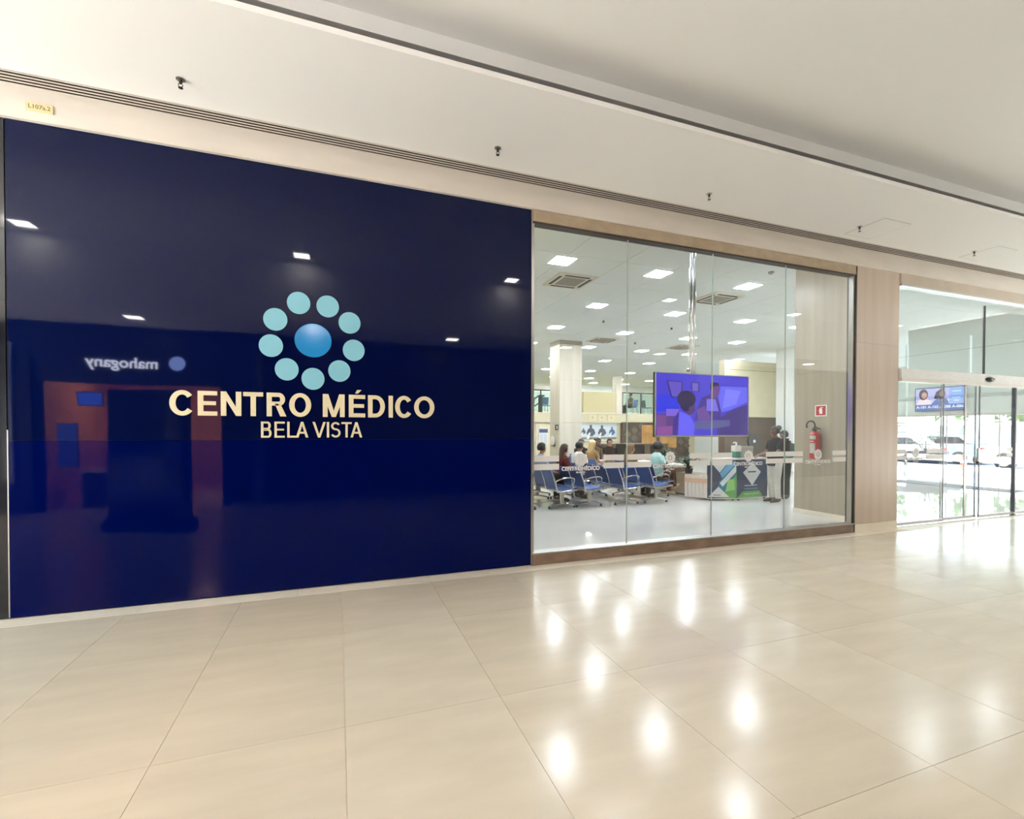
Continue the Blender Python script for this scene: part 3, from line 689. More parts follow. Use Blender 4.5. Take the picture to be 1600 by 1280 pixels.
def person(loc, rz, lab, skin, hair, shirt, pants, shoes, pose='sit', lean=0.0, sleeve='short', hairstyle='short', look=0.0, arms=None, cross=False, cat='person', hscale=1.0):
    p = empty('person', loc, rz, label=lab, cat=cat); p.scale = (hscale*1.015,)*3
    if pose == 'sit':
        pz = .50; L = {s: {'hip': (.03, s*.09, .51), 'knee': (.45, s*.11, .50), 'ankle': (.43, s*.11, .10), 'toe': (.57, s*.12, .045)} for s in (-1, 1)}
        if cross: L[-1] = {'hip': (.03, -.08, .52), 'knee': (.46, .0, .60), 'ankle': (.54, .05, .22), 'toe': (.62, .05, .235)}
    else:
        pz = .90; L = {s: {'hip': (0, s*.085, .88), 'knee': (.02, s*.09, .49), 'ankle': (-.02, s*.085, .085), 'toe': (.12, s*.10, .04)} for s in (-1, 1)}
    b = lambda h, dx=0: (lean*h*1.0+dx)
    J = {'pelvis': (0, 0, pz, .10), 'belly': (b(.18, -.02), 0, pz+.18, .11), 'chest': (b(.38, -.03), 0, pz+.38, .12), 'nb': (b(.53, -.03), 0, pz+.535, .058), 'neck': (b(.57, -.005), 0, pz+.582, .050)}
    hx = b(.7)
    J['jaw'] = (hx+.03, 0, pz+.635, .062); J['skull'] = (hx+.005, 0, pz+.705, .088); J['top'] = (hx-.005, 0, pz+.755, .062)
    J['nose'] = (hx+.105, 0, pz+.675, .012); J['earl'] = (hx, .088, pz+.68, .018); J['earr'] = (hx, -.088, pz+.68, .018)
    E = [('pelvis', 'belly'), ('belly', 'chest'), ('chest', 'nb'), ('nb', 'neck'), ('neck', 'jaw'), ('jaw', 'skull'), ('skull', 'top'), ('skull', 'nose'), ('skull', 'earl'), ('skull', 'earr')]
    for s, n in ((1, 'l'), (-1, 'r')):
        A = (arms or {}).get(s) or (((b(.3, .03)), s*.23, pz+.22), (.27+lean*.2, s*.11, pz+.16)) if pose == 'sit' else ((arms or {}).get(s) or ((b(.25, .0), s*.22, pz+.18), (.20, s*.17, pz+.10)))
        sh = (b(.46, -.03), s*.17, pz+.475)
        el, wr = Vector(A[0]), Vector(A[1]); d = (wr-el).normalized()
        J['sh'+n] = (*sh, .055); J['el'+n] = (*el, .040); J['wr'+n] = (*wr, .027); pm = wr+d*.06; J['pm'+n] = (*pm, .030)
        E += [('chest', 'sh'+n), ('sh'+n, 'el'+n), ('el'+n, 'wr'+n), ('wr'+n, 'pm'+n)]
        side = Vector((-d.y, d.x, 0)); side = side.normalized() if side.length > .01 else Vector((0, 1, 0)); dn = Vector((0, 0, -1))
        for k in range(4):
            off = side*((k-1.5)*.019); ln = (.055, .068, .072, .060)[k]
            J[f'f{n}{k}'] = (*(pm+off+d*.035), .009); J[f'g{n}{k}'] = (*(pm+off*1.2+d*(.03+ln*.7)+dn*.015), .0085); J[f'h{n}{k}'] = (*(pm+off*1.2+d*(.03+ln)+dn*.035), .007)
            E += [('pm'+n, f'f{n}{k}'), (f'f{n}{k}', f'g{n}{k}'), (f'g{n}{k}', f'h{n}{k}')]
        J['t'+n] = (*(wr+d*.03+side*(-s*.035)), .010); J['u'+n] = (*(wr+d*.075+side*(-s*.05)), .008)
        E += [('wr'+n, 't'+n), ('t'+n, 'u'+n)]
        g = L[s]
        J['hip'+n] = (*g['hip'], .082); J['kn'+n] = (*g['knee'], .055); J['an'+n] = (*g['ankle'], .036); J['to'+n] = (*g['toe'], .030)
        E += [('pelvis', 'hip'+n), ('hip'+n, 'kn'+n), ('kn'+n, 'an'+n), ('an'+n, 'to'+n)]
    skin_body('body', J, E, p, skin)
    m = MB(); h0 = -.03 if pose == 'sit' else -.08
    m.loft([(0, 0, pz+h0, .13, .175), (0, 0, pz+.05, .145, .185), (b(.18, -.02), 0, pz+.18, .135, .17), (b(.36, -.03), 0, pz+.36, .138, .19), (b(.46, -.03), 0, pz+.475, .11, .20), (b(.51, -.03), 0, pz+.525, .08, .145), (b(.55, -.02), 0, pz+.565, .055, .064)], 16)
    for n in 'lr':
        s, e, w = (Vector(J[k+n][:3]) for k in ('sh', 'el', 'wr'))
        if sleeve == 'short': m.tube([s+(s-e)*.05, s, s.lerp(e, .7)], [.05, .07, .062], 12)
        else: m.tube([s+(s-e)*.05, s, e, w], [.05, .07, .055, .04], 12)
    m.build('shirt', shirt, p, 60)
    m = MB(); m.loft([(0, 0, pz-.11, .10, .15), (0, 0, pz-.02, .138, .18), (0, 0, pz+.06, .135, .172)], 16)
    for n in 'lr':
        h_, k_, a_ = (Vector(J[q+n][:3]) for q in ('hip', 'kn', 'an'))
        m.tube([h_-(k_-h_)*.1, h_, h_.lerp(k_, .5), k_, k_.lerp(a_, .5), a_+(k_-a_)*.02], [.09, .105, .092, .075, .066, .058], 12)
    m.build('trousers', pants, p, 60)
    for n in 'lr':
        a_, t_ = Vector(J['an'+n][:3]), Vector(J['to'+n][:3]); dd = (t_-a_); dd.normalize()
        MB().tube([a_-dd*.05+Vector((0, 0, -.03)), a_+Vector((0, 0, -.035)), t_, t_+dd*.07], [.036, .046, .042, .022], 10).build('shoe', shoes, p, 60)
    hc = Vector((hx-.005, 0, pz+.715))
    if hairstyle != 'none':
        m = MB()
        if hairstyle in ('short', 'bun', 'curly'):
            r = (.106, .100, .112) if hairstyle != 'curly' else (.125, .12, .125)
            m.ball(hc, r, 16, keep=lambda c: not (c.x > .25 and c.z < .35) and c.z > -.45)
            if hairstyle == 'bun': m.ball(hc+Vector((-.09, 0, .06)), .062, 12)
        else:
            m.ball(hc, (.108, .102, .112), 16, keep=lambda c: not (c.x > .3 and c.z < .4) and c.z > -.7)
            m.loft([(hx-.05, 0, pz+.72, .07, .095), (hx-.075, 0, pz+.60, .055, .10), (hx-.10, 0, pz+.45, .045, .10), (hx-.11, 0, pz+.36, .02, .06)], 12)
        m.build('hair', hair, p, 70)
    m = MB()
    for s in (-1, 1): m.ball((hx+.082, s*.031, pz+.702), (.012, .015, .009), 8)
    m.build('eyes', mat('eye_dark', (30, 24, 22), .3), p)
    m = MB(); m.ball((hx+.078, 0, pz+.632), (.016, .026, .007), 8); m.build('lips', mat('lips', (140, 80, 70), .5), p)
    return p
sk1 = mat('skin_tan', (178, 130, 104), .55); sk2 = mat('skin_brown', (112, 76, 58), .55); sk3 = mat('skin_light', (214, 170, 144), .55)
hb = mat('hair_black', (18, 16, 18), .6); hbr = mat('hair_brown', (66, 44, 32), .6); hbl = mat('hair_blond', (214, 184, 132), .6); hlb = mat('hair_light_brown', (128, 100, 70), .6)
def cloth(n, c): return mat('cloth_'+n, c, .85, spec=.2, var=.12, vscale=(12, 12, 12))
dk = cloth('dark', (34, 32, 36)); jean = cloth('denim', (56, 66, 96)); shoe_d = mat('shoe_dark', (40, 34, 32), .6); shoe_b = mat('shoe_beige', (206, 186, 154), .6)
person((4.27, 4.55, 0), .1, 'seated man in grey blue shirt with short black hair, before the notice door', sk1, hb, cloth('greyblue', (150, 166, 180)), dk, shoe_d)
pw = person((4.94, 4.83, 0), .0, 'seated woman in maroon top with long dark hair looking at a phone', sk3, hbr, cloth('maroon', (84, 30, 32)), dk, shoe_d, lean=.05, hairstyle='long', hscale=.97)
person((5.68, 5.42, 0), .3, 'seated person in white shirt with black hair seen from behind', sk1, hb, cloth('white', (232, 232, 230)), jean, shoe_d, hscale=1.0)
person((7.675, 9.02, 0), -PI/2, 'seated visitor in black below the mural, left of three', sk1, hb, cloth('black', (30, 28, 32)), dk, shoe_d, hscale=1.0)
person((8.225, 9.02, 0), -PI/2, 'seated visitor in olive brown below the mural, middle of three', sk2, hb, cloth('olive', (92, 78, 54)), dk, shoe_d)
person((8.775, 9.02, 0), -PI/2, 'seated man in dark brown shirt below the mural, right of three', sk1, hb, cloth('brown', (48, 34, 30)), dk, shoe_d)
person((9.1, 10.32, 0), -PI/2, 'seated visitor in dark clothes on the rearmost bench', sk2, hb, cloth('charcoal', (52, 48, 48)), dk, shoe_d)
person((6.98, 7.05, 0), .2, 'seated visitor with blond hair and tan top seen from behind', sk3, hbl, cloth('tan', (160, 126, 84)), dk, shoe_d, hairstyle='long')
person((6.58, 4.52, 0), .0, 'seated woman with long light brown hair beside the glass joint', sk3, hlb, cloth('sand', (126, 104, 80)), dk, shoe_d, hairstyle='long', hscale=.98)
person((7.33, 4.50, 0), .0, 'seated person in pale teal shirt with legs crossed, facing the desk', sk2, hb, cloth('teal', (170, 206, 202)), cloth('rust', (112, 76, 56)), shoe_b, cross=True, lean=.02, hairstyle='curly')
person((17.62, 20.9, 2.68), PI, 'woman seated upstairs in profile on a blue chair', sk1, hb, cloth('mauve', (128, 108, 108)), dk, shoe_d, hairstyle='bun')
phone = empty('phone', (5.30, 4.83, .665), label='dark phone held by the woman in maroon', cat='phone')
B(-.04, .04, -.045, .045, .0, .012, bev=.003).build('case', black, phone); B(-.035, .035, -.04, .04, .012, .013).build('screen', emat('phone_glow', (90, 110, 150), .6), phone)
pstand = person((9.28, 2.86, 0), PI-.15, 'woman standing at the counter in pale loose trousers and dark top with hair up', sk2, hb, dk, cloth('offwhite', (206, 202, 194)), shoe_d, pose='stand', hairstyle='bun', sleeve='short', hscale=.985,
       arms={1: ((.10, .20, 1.12), (.34, .16, 1.10)), -1: ((.06, -.21, 1.10), (.26, -.16, 1.06))})
bp_ = empty('backpack', (9.42, 2.78, 1.10), PI-.15, label='dark brown backpack with pale strap on the standing woman', cat='bag')
MB().box(-.13, .0, -.15, .15, -.02, .34, bev=.05).build('body', mat('backpack_brown', (62, 46, 44), .6), bp_, 40)
MB().tube(bez([(.02, -.12, .02), (.10, -.16, .20), (.06, -.12, .36), (-.06, -.1, .34)]), .013, 6).build('strap', mat('strap_beige', (190, 170, 150), .6), bp_)
MB().tube(bez([(-.06, -.155, .02), (-.06, -.165, .22), (-.02, -.15, .33)]), .008, 6).build('piping', MATS['strap_beige'], bp_)
person((9.98, 3.22, 0), PI+.1, 'second visitor in dark clothes and green jacket behind the standing woman', sk2, hb, cloth('green', (44, 84, 72)), cloth('blackjean', (36, 34, 36)), shoe_d, pose='stand', sleeve='long', hscale=.93)

# ------------------------------------------------------------------ big TV on poles
tv = empty('television', (5.76, 1.2, 2.03), label='large wall sized television on a steel ceiling pole showing two men', cat='television')
TW, TH = .975, .525
B(-TW, TW, .0, .06, -TH, TH, bev=.006).build('casing', black, tv)
fr = mat('bezel_silver', (200, 196, 196), .35, metal=.5)
m = MB(); m.box(-TW, TW, -.012, .01, -TH, -TH+.028).box(-TW, -TW+.012, -.012, .01, -TH, TH).box(TW-.012, TW, -.012, .01, -TH, TH).box(-TW, TW, -.012, .01, TH-.012, TH)
m.build('bezel', fr, tv)
B(-TW+.012, TW-.012, -.006, 0, -TH+.028, TH-.012).build('screen', emat('scr_blue', (66, 58, 196), .95), tv)
lay = [0]
def pic(poly, rgb, parent, mtxf, name='screen_picture', s=1.0):
    lay[0] += 1
    n = 'scr_%d_%d_%d' % rgb
    return MB().prism(poly, mtxf, .0004).build(name, emat(n, rgb, s), parent)
def tvp(uv):  # zoom pixels of the picture (0..1600, 0..1115) to screen metres
    return [((u-790)/1415*1.93, (555-v)/965*1.02) for u, v in uv]
def tq(uv, rgb, k): pic(tvp(uv), rgb, tv, fix_xz(-.0062-.0005*k))
tq([(90, 60), (700, 80), (650, 400), (230, 610), (90, 640)], (58, 48, 190), 1)
tq([(100, 400), (400, 400), (420, 640), (100, 660)], (34, 44, 206), 2)
tq([(1050, 240), (1480, 240), (1480, 480), (1200, 620), (1060, 660), (1010, 440)], (92, 92, 222), 1)
tq([(1130, 280), (1380, 300), (1300, 520), (1080, 600)], (112, 112, 232), 2)
tq([(230, 180), (465, 185), (470, 330), (390, 440), (300, 440)], (46, 34, 110), 3); tq([(255, 195), (450, 200), (450, 330), (390, 425), (315, 425)], (84, 66, 176), 4)
tq([(590, 190), (720, 190), (720, 340), (600, 340)], (46, 36, 120), 3); tq([(610, 205), (700, 205), (700, 330), (615, 330)], (98, 84, 186), 4)
tq([(90, 700), (230, 700), (400, 760), (400, 1030), (90, 1030)], (84, 52, 120), 3)
tq([(230, 620), (420, 620), (420, 720), (230, 730)], (112, 84, 196), 4); tq([(90, 720), (230, 720), (230, 900), (90, 900)], (104, 62, 128), 4); tq([(100, 900), (330, 880), (340, 1030), (100, 1030)], (126, 66, 140), 5)
tq([(1180, 640), (1480, 520), (1490, 1020), (1000, 1030), (1000, 780)], (58, 44, 118), 2)
tq([(760, 430), (880, 370), (1010, 430), (1060, 640), (1040, 780), (650, 790), (690, 600)], (62, 44, 130), 5)
tq([(830, 450), (970, 450), (1020, 640), (830, 640)], (110, 96, 214), 6)
tq([(680, 620), (800, 560), (900, 740), (860, 800), (700, 800)], (96, 66, 140), 7)
tq([(890, 250), (890, 340), (900, 430), (960, 440), (1010, 380), (1030, 270), (960, 240)], (98, 56, 120), 8)
tq([(885, 300), (885, 200), (940, 178), (1010, 185), (1030, 240), (940, 240), (910, 310)], (36, 20, 58), 9)
tq([(640, 820), (860, 790), (1200, 780), (1200, 880), (900, 930), (640, 930)], (84, 84, 140), 7)
tq([(320, 1030), (330, 780), (420, 650), (580, 720), (650, 860), (640, 1030)], (92, 86, 226), 8)
tq([(320, 1030), (330, 780), (420, 640), (410, 800), (400, 1030)], (60, 40, 128), 9)
tq([(540, 480), (640, 400), (650, 560), (660, 640), (610, 690), (570, 720), (480, 640)], (70, 44, 106), 9)
tq(circ(525, 460, 138, 132, 24), (34, 22, 66), 10); tq([(395, 430), (560, 430), (560, 640), (500, 660), (440, 600)], (36, 24, 72), 11)
pole = empty('television_pole', (5.62, 1.32, 0), label='twin chrome pole holding the television from the ceiling', cat='pole')
for x in (-.035, .035): MB().tube([(x, 0, 2.2), (x, 0, 4.97)], .026, 14).build('tube', chrome, pole, True)
B(-.12, .12, -.08, .06, 4.95, 4.97).build('ceiling_plate', steel, pole); B(-.2, .2, -.06, .0, 1.85, 2.3).build('bracket', steel, pole)
MB().ball((-.09, 0, 2.63), .03, 10).tube([(-.09, 0, 2.63), (-.03, 0, 2.63)], .012, 8).build('clamp', chrome, pole)

# ------------------------------------------------------------------ reception counter
rc = empty('reception_desk', (0, 0, 0), label='long wood fronted reception desk beyond the benches', cat='desk')
B(8.08, 8.6, 4.75, 8.2, .04, .70).build('front_panel', wood, rc); B(8.03, 8.7, 4.7, 8.25, .70, .73).build('top', white_lam, rc); B(8.12, 8.55, 4.8, 8.2, 0, .04).build('plinth', black, rc)
B(8.085, 8.6, 3.62, 4.74, .04, .56).build('end_panel', wood, rc); B(8.12, 8.6, 3.66, 4.74, 0, .04).build('plinth', black, rc)
cn = empty('service_counter', (0, 0, 0), label='front counter wrapped in navy and green printed boards', cat='counter')
def quad_wall(p0, p1, z0, z1, th, m_, name, parent):
    d = Vector((p1[0]-p0[0], p1[1]-p0[1], 0)); L = d.length; a = math.atan2(d.y, d.x)
    o = B(0, L, 0, th, z0, z1).build(name, m_, parent); o.location = (p0[0], p0[1], 0); o.rotation_euler = (0, 0, a); return o, L, a
P0, P1, P2, Pm = (8.0, 3.55), (8.62, 3.30), (9.62, 3.36), (7.72, 3.98)
navy_pr = mat('print_navy', (40, 54, 82), .45); grn = mat('print_green', (92, 150, 84), .45, var=.2, vscale=(6, 6, 6)); teal_pr = mat('print_teal', (36, 112, 140), .45); pale = mat('print_pale', (216, 218, 218), .5); blu = mat('print_blue', (110, 160, 200), .5); darkpr = mat('print_slate', (66, 68, 84), .5); grn2 = mat('print_lime', (140, 190, 110), .5)
cpart = {}
for nm, a, b, zt in (('left_board', P0, P1, .90), ('front_board', P1, P2, .94)):
    o, L, ang = quad_wall(a, b, .05, zt, .03, navy_pr, nm, cn); cpart[nm] = (o, L)
    B(0, L, -.01, .035, .035, .05).build('bottom_edge', white_lam, o)
    for x in (.08, L-.08): MB().tube([(x, .02, 0), (x, .02, .04)], .02, 8).build('foot', rubber, o)
o, L = cpart['left_board']; Q = fix_xz(-.001)
def pr_(o, poly, m_, k=1): MB().prism(poly, fix_xz(-.0004*k), .0004).build('print', m_, o)
pr_(o, [(L*.25, .05), (L, .05), (L, .9), (L*.6, .9)], teal_pr); pr_(o, [(L*.45, .05), (L, .05), (L, .62), (L*.75, .40)], grn, 2); pr_(o, [(L*.62, .2), (L*.95, .25), (L*.9, .5), (L*.7, .48)], grn2, 3)
pr_(o, [(.0, .30), (.1, .25), (L*.48, .50), (.2, .74), (.0, .58)], darkpr, 4); pr_(o, [(.06, .90), (L*.72, .90), (L*.42, .64)], pale, 5); pr_(o, [(L*.42, .40), (L*.52, .32), (L*.98, .66), (L*.98, .82)], pale, 6)
pr_(o, [(L*.42, .62), (L*.52, .52), (L*.96, .84), (L*.96, .90), (L*.78, .90)], blu, 4); pr_(o, [(.02, .08), (L*.75, .08), (L*.38, .32)], pale, 7)
pr_(o, rect(L*.2, L*.45, .115, .13), darkpr, 9); pr_(o, rect(L*.2, L*.5, .85, .87), darkpr, 9)
o, L = cpart['front_board']
pr_(o, [(L*.5, .86), (L*.78, .64), (L*.5, .33), (L*.2, .64)], pale, 2); pr_(o, rect(L*.36, L*.62, .635, .665), mat('print_ink', (60, 64, 76), .6), 3)
pr_(o, [(.0, .05), (L*.88, .05), (L*.72, .20), (L*.2, .20)], grn, 2); pr_(o, rect(L*.24, L*.72, .125, .15), grn2, 3); pr_(o, rect(L*.24, L*.68, .25, .265), blu, 3); pr_(o, rect(L*.25, L*.66, .325, .34), pale, 3)
pr_(o, [(L*.80, .05), (L, .05), (L, .45), (L*.88, .25)], mat('print_deep', (24, 32, 66), .5), 2)
m = MB(); tp = [P0, P1, P2, (9.62, 3.95), (8.4, 3.95)]
m.prism([(p[0], p[1]) for p in tp], Matrix.Translation((0, 0, .94)), .035).build('top', white_lam, cn)
o, L, a = quad_wall(Pm, P0, .05, .58, .03, white_lam, 'slatted_panel', cn)
for k in range(6): B(.01+k*L/6, .01+(k+.75)*L/6, -.018, 0, .05, .40 if k != 9 else .5).build('slat', white_lam, o)
B(0, L, -.022, .0, .40, .50).build('peach_band', orange_lam, o); 
for k in range(6): B(.01+k*L/6, .01+(k+.75)*L/6, -.018, 0, .50, .58).build('slat', white_lam, o)
ds = empty('sanitizer_dispenser', (8.78, 3.48, .975), label='white and green pump dispenser box on the front counter', cat='dispenser')
B(-.09, .09, -.06, .06, 0, .15, bev=.008).build('lower_box', mat('dispenser_green', (58, 110, 98), .5), ds); B(-.095, .095, -.065, .065, .15, .29, bev=.008).build('upper_box', white_lam, ds)
MB().tube([(0, 0, .29), (0, 0, .36)], .022, 10).tube([(0, 0, .36), (-.06, 0, .365), (-.09, 0, .35)], .012, 8).build('pump', white_vinyl, ds)
mo = empty('counter_screen', (9.15, 3.55, .975), label='grey back of a small screen standing on the front counter', cat='screen')
MB().box(-.22, .22, -.02, .02, .0, .27, bev=.01).build('housing', mat('screen_grey', (168, 160, 148), .5), mo); B(-.1, .1, -.01, .10, .0, .012).build('stand', steel, mo); B(-.19, .19, -.024, -.02, .03, .24).build('back_cover', mat('screen_grey2', (150, 142, 130), .5), mo)
fa = empty('desk_fan', (9.75, 3.9, .73), label='dark round fan head with bright hub beside the standing woman', cat='fan')
MB().loft([(0, 0, -.73, .16, .16), (0, 0, -.70, .16, .16), (0, 0, -.69, .02, .02), (0, 0, .48, .02, .02)], 14).build('stand', black, fa)
MB().prism(circ(0, .62, .17, n=24), fix_xz(.03), .06).build('head', mat('fan_dark', (70, 68, 66), .5), fa); MB().prism(circ(0, .62, .04, n=16), fix_xz(-.03), .01).build('hub', white_vinyl, fa)
MB().prism(circ(0, .62, .185, n=24)[:], fix_xz(.02), .015).build('guard', black, fa)
# plants and desk clutter
leafm = mat('leaf_green', (46, 70, 40), .6, var=.3, vscale=(8, 8, 8))
def plant(name, loc, n, h, spread, lab, potm, pot=(.14, .2), lm=None):
    p = empty(name, loc, label=lab, cat='plant'); pr2, ph = pot
    MB().loft([(0, 0, 0, pr2*.75, pr2*.75), (0, 0, ph, pr2, pr2), (0, 0, ph-.02, pr2*.9, pr2*.9)], 14).build('pot', potm, p, 50)
    rr = random.Random(int(loc[0]*100))
    for k in range(n):
        a = rr.random()*2*PI; L2 = h*(.6+.5*rr.random()); s = spread*(.4+.6*rr.random()); d = Vector((math.cos(a), math.sin(a), 0)); q = Vector((-d.y, d.x, 0)); w = .03+.02*rr.random()
        mb = MB(); pts = [Vector((0, 0, ph-.03)), d*s*.35+Vector((0, 0, ph+L2*.6)), d*s*.75+Vector((0, 0, ph+L2*.85)), d*s+Vector((0, 0, ph+L2*.7))]
        ws = [.006, w, w*.8, .003]; V = [[mb.b.verts.new(c+q*x*ww+Vector((0, 0, -abs(x)*.01))) for x in (-1, 0, 1)] for c, ww in zip(pts, ws)]
        for i in range(3):
            for j in range(2): mb.b.faces.new((V[i][j], V[i][j+1], V[i+1][j+1], V[i+1][j]))
        mb.build('leaf', lm or leafm, p, 60)
plant('potted_plant', (8.15, 4.35, .56), 34, .30, .40, 'dark green leafy plant on the low end of the desk', mat('pot_dark', (60, 58, 54), .5), (.11, .12))
plant('potted_plant', (8.2, 5.3, .73), 26, .30, .34, 'second dark green plant farther along the desk', MATS['pot_dark'], (.10, .12))
def monitor(x, y, rz, lab):
    o = empty('desk_monitor', (x, y, .73), rz, label=lab, cat='monitor', group='monitors on the reception desk')
    B(-.012, .012, -.27, .27, .12, .46, bev=.004).build('screen', dark_gloss, o); B(-.02, .02, -.03, .03, .01, .14).build('neck', black, o); B(-.09, .09, -.11, .11, 0, .012).build('base', black, o); B(.012, .02, -.1, .1, .2, .36).build('back_cover', mat('monitor_grey', (110, 112, 116), .5), o)
for i, (x, y) in enumerate(((8.45, 6.0), (8.45, 6.9), (8.45, 7.8))): monitor(x, y, .1, ('nearest dark monitor on the reception desk', 'middle dark monitor on the reception desk', 'farthest dark monitor on the reception desk')[i])
# dark back-office furniture behind the desk
cb = empty('cabinet', (12.6, 13.2, 0), label='dark low cabinet row standing before the brown stone wall', cat='cabinet')
B(-1.7, 1.7, -.25, .25, .06, 1.0).build('body', mat('cabinet_dark', (92, 76, 60), .5, var=.2), cb); B(-1.75, 1.75, -.28, .28, 1.0, 1.04).build('top', mat('cabinet_top', (112, 96, 78), .4), cb)
for k in range(5): d = B(-1.68+k*.68, -1.04+k*.68, -.27, -.25, .08, .98).build('door', MATS['cabinet_dark'], cb); B(-1.1+k*.68, -1.08+k*.68, -.29, -.27, .5, .65).build('handle', steel, d)
B(-1.6, 1.6, -.2, .2, 0, .06).build('plinth', black, cb)
lp = empty('low_partition', (6.85, 7.7, 0), label='beige low partition between the benches', cat='partition')
B(0, .9, -.06, .06, .03, .66).build('panel', wall_beige, lp); B(-.01, .91, -.08, .08, .66, .70).build('cap', paint_warm, lp); B(.05, .85, -.05, .05, 0, .03).build('foot', black, lp)

# ------------------------------------------------------------------ queue display in the hall
tv2 = empty('television', (17.6, 4.115, 2.61), label='blue queue display with two women on the far end wall', cat='television')
B(-.09, -.02, -.66, .66, -.37, .37, bev=.006).build('casing', mat('tv_navy', (16, 22, 52), .3), tv2); B(-.03, 0, -.2, .2, -.15, .15).build('bracket', black, tv2)
B(-.093, -.089, -.635, .635, -.345, .345).build('screen', emat('q_lilac', (186, 186, 240), .85), tv2)
def qp(poly, rgb, k): return MB().prism(poly, fix_yz(-.0932-.0006*k), .0005).build('screen_picture', emat('q_%d_%d_%d' % rgb, rgb, .85), tv2)
qp(rect(-.635, .635, -.345, -.16), (24, 92, 172), 1); qp(rect(.26, .635, -.16, .345), (132, 172, 236), 1)
qp([(-.60, -.16), (-.56, -.02), (-.44, .06), (-.34, .04), (-.22, -.05), (-.16, -.16)], (234, 216, 228), 2); qp(circ(-.42, .16, .125, .17, 20), (44, 28, 48), 3); qp(circ(-.40, .13, .075, .105, 18), (206, 150, 146), 4)
qp([(-.22, -.16), (-.1, -.02), (.02, .04), (.2, .0), (.26, -.16)], (40, 92, 168), 3); qp(circ(.06, .15, .10, .17, 20), (70, 56, 72), 4); qp(circ(.08, .15, .06, .095, 18), (196, 150, 150), 5); qp([(-.14, .02), (-.08, .22), (.0, .28), (.0, .1), (-.05, .0)], (50, 38, 70), 5)
for i, t in enumerate(('A-101', 'A-102', 'A-088', 'A-086')):
    font_text('lettering', t, .115, emat('q_text', (235, 244, 255), 1), tv2, Matrix(((0, 0, -1, -.0938), (-1, 0, 0, .47-.315*i), (0, 1, 0, -.24), (0, 0, 0, 1))), .0005, .003)
for z, w in ((.22, .11), (.02, .10), (-.06, .06)): qp(rect(.44-w, .44+w, z-.012, z+.012), (226, 238, 252), 3)

# ------------------------------------------------------------------ outside
B(17.8, 70, -30, 60, -.25, -.03).build('ground', mat('grey_paving', (158, 158, 164), .8, var=.08), kind='structure')
B(28.0, 31.5, -30, 60, -.03, -.02).build('road', mat('asphalt', (92, 94, 108), .85, var=.1), kind='structure')
mtt = empty('door_mat', (17.0, 4.2, 0), label='dark ribbed entrance mat inside the far glass doors', cat='mat')
B(-.42, .42, -2.2, 2.4, 0, .012, bev=.004).build('pile', mat('mat_dark', (66, 66, 80), .9, var=.2), mtt); B(-.46, .46, -2.24, 2.44, 0, .006).build('border', black, mtt)
pn = empty('planter', (22.0, 6.9, -.03), .25, label='dark tapered square planter with pale twigs outside the doors', cat='planter')
mb = MB(); bmesh.ops.create_cone(mb.b, segments=4, radius1=.62, radius2=.78, depth=.85, cap_ends=True, matrix=Matrix.Translation((0, 0, .425)) @ Matrix.Rotation(PI/4, 4, 'Z')); mb.build('box', mat('planter_dark', (50, 54, 70), .5), pn)
B(-.45, .45, -.45, .45, .80, .86).build('soil', mat('soil', (70, 58, 46), .9), pn)
for k in range(16):
    a = R.random()*6.28; d = Vector((math.cos(a), math.sin(a), 0)); mb = MB()
    mb.tube([d*.1+Vector((0, 0, .84)), d*.35+Vector((0, 0, 1.2+.2*R.random())), d*(.6+.4*R.random())+Vector((0, 0, 1.4+.4*R.random()))], [.012, .009, .004], 5)
    for j in range(5):
        c = d*(.3+.13*j)+Vector((R.uniform(-.12, .12), R.uniform(-.12, .12), 1.12+.12*j)); mb.ball(c, (.07, .05, .02), 6)
    mb.build('twig', mat('twig_grey', (120, 130, 112), .7), pn)
def car(loc, rz, m_, lab, s=1.0):
    c = empty('car', loc, rz, label=lab, cat='car'); c.scale = (s,)*3
    mb = MB(); prof = [(-2.1, .35), (-2.15, .75), (-1.9, .98), (-1.2, 1.02), (1.0, .98), (2.0, .80), (2.15, .55), (2.1, .3)]
    mb.prism(prof, Matrix(((1, 0, 0, 0), (0, 0, 1, -.85), (0, 1, 0, 0), (0, 0, 0, 1))), 1.7); bmesh.ops.bevel(mb.b, geom=mb.b.edges[:], offset=.07, segments=2, affect='EDGES'); mb.build('body', m_, c, 40)
    mb = MB(); mb.prism([(-1.85, .98), (-1.35, 1.42), (.1, 1.45), (1.0, .98)], Matrix(((1, 0, 0, 0), (0, 0, 1, -.74), (0, 1, 0, 0), (0, 0, 0, 1))), 1.48); bmesh.ops.bevel(mb.b, geom=mb.b.edges[:], offset=.06, segments=2, affect='EDGES'); mb.build('roof', m_, c, 40)
    for sy in (-1, 1):
        MB().prism([(-1.6, 1.02), (-1.25, 1.35), (.05, 1.38), (.75, 1.02)], Matrix(((1, 0, 0, 0), (0, 0, 1, sy*.752-.006), (0, 1, 0, 0), (0, 0, 0, 1))), .012).build('side_window', dark_gloss, c)
        for x in (-1.3, 1.3):
            w = MB().tube([(x, sy*.72, .32), (x, sy*.87, .32)], .32, 20).build('wheel', rubber, c); MB().tube([(x, sy*.86, .32), (x, sy*.885, .32)], .19, 14).build('rim', alu, w)
        MB().box(-2.2, -2.05, sy*.6-.14, sy*.6+.14, .72, .86).build('tail_light', mat('tail_red', (190, 30, 36), .3), c); MB().box(2.0, 2.16, sy*.6-.16, sy*.6+.16, .58, .7).build('headlight', white_vinyl, c)
    return c
carw = mat('car_white', (236, 238, 240), .25, coat=.5); carb = mat('car_blue', (120, 142, 166), .25, coat=.5)
car((26.0, 10.9, -.03), PI/2+.2, carw, 'white car outside, cut off by the stone pier')
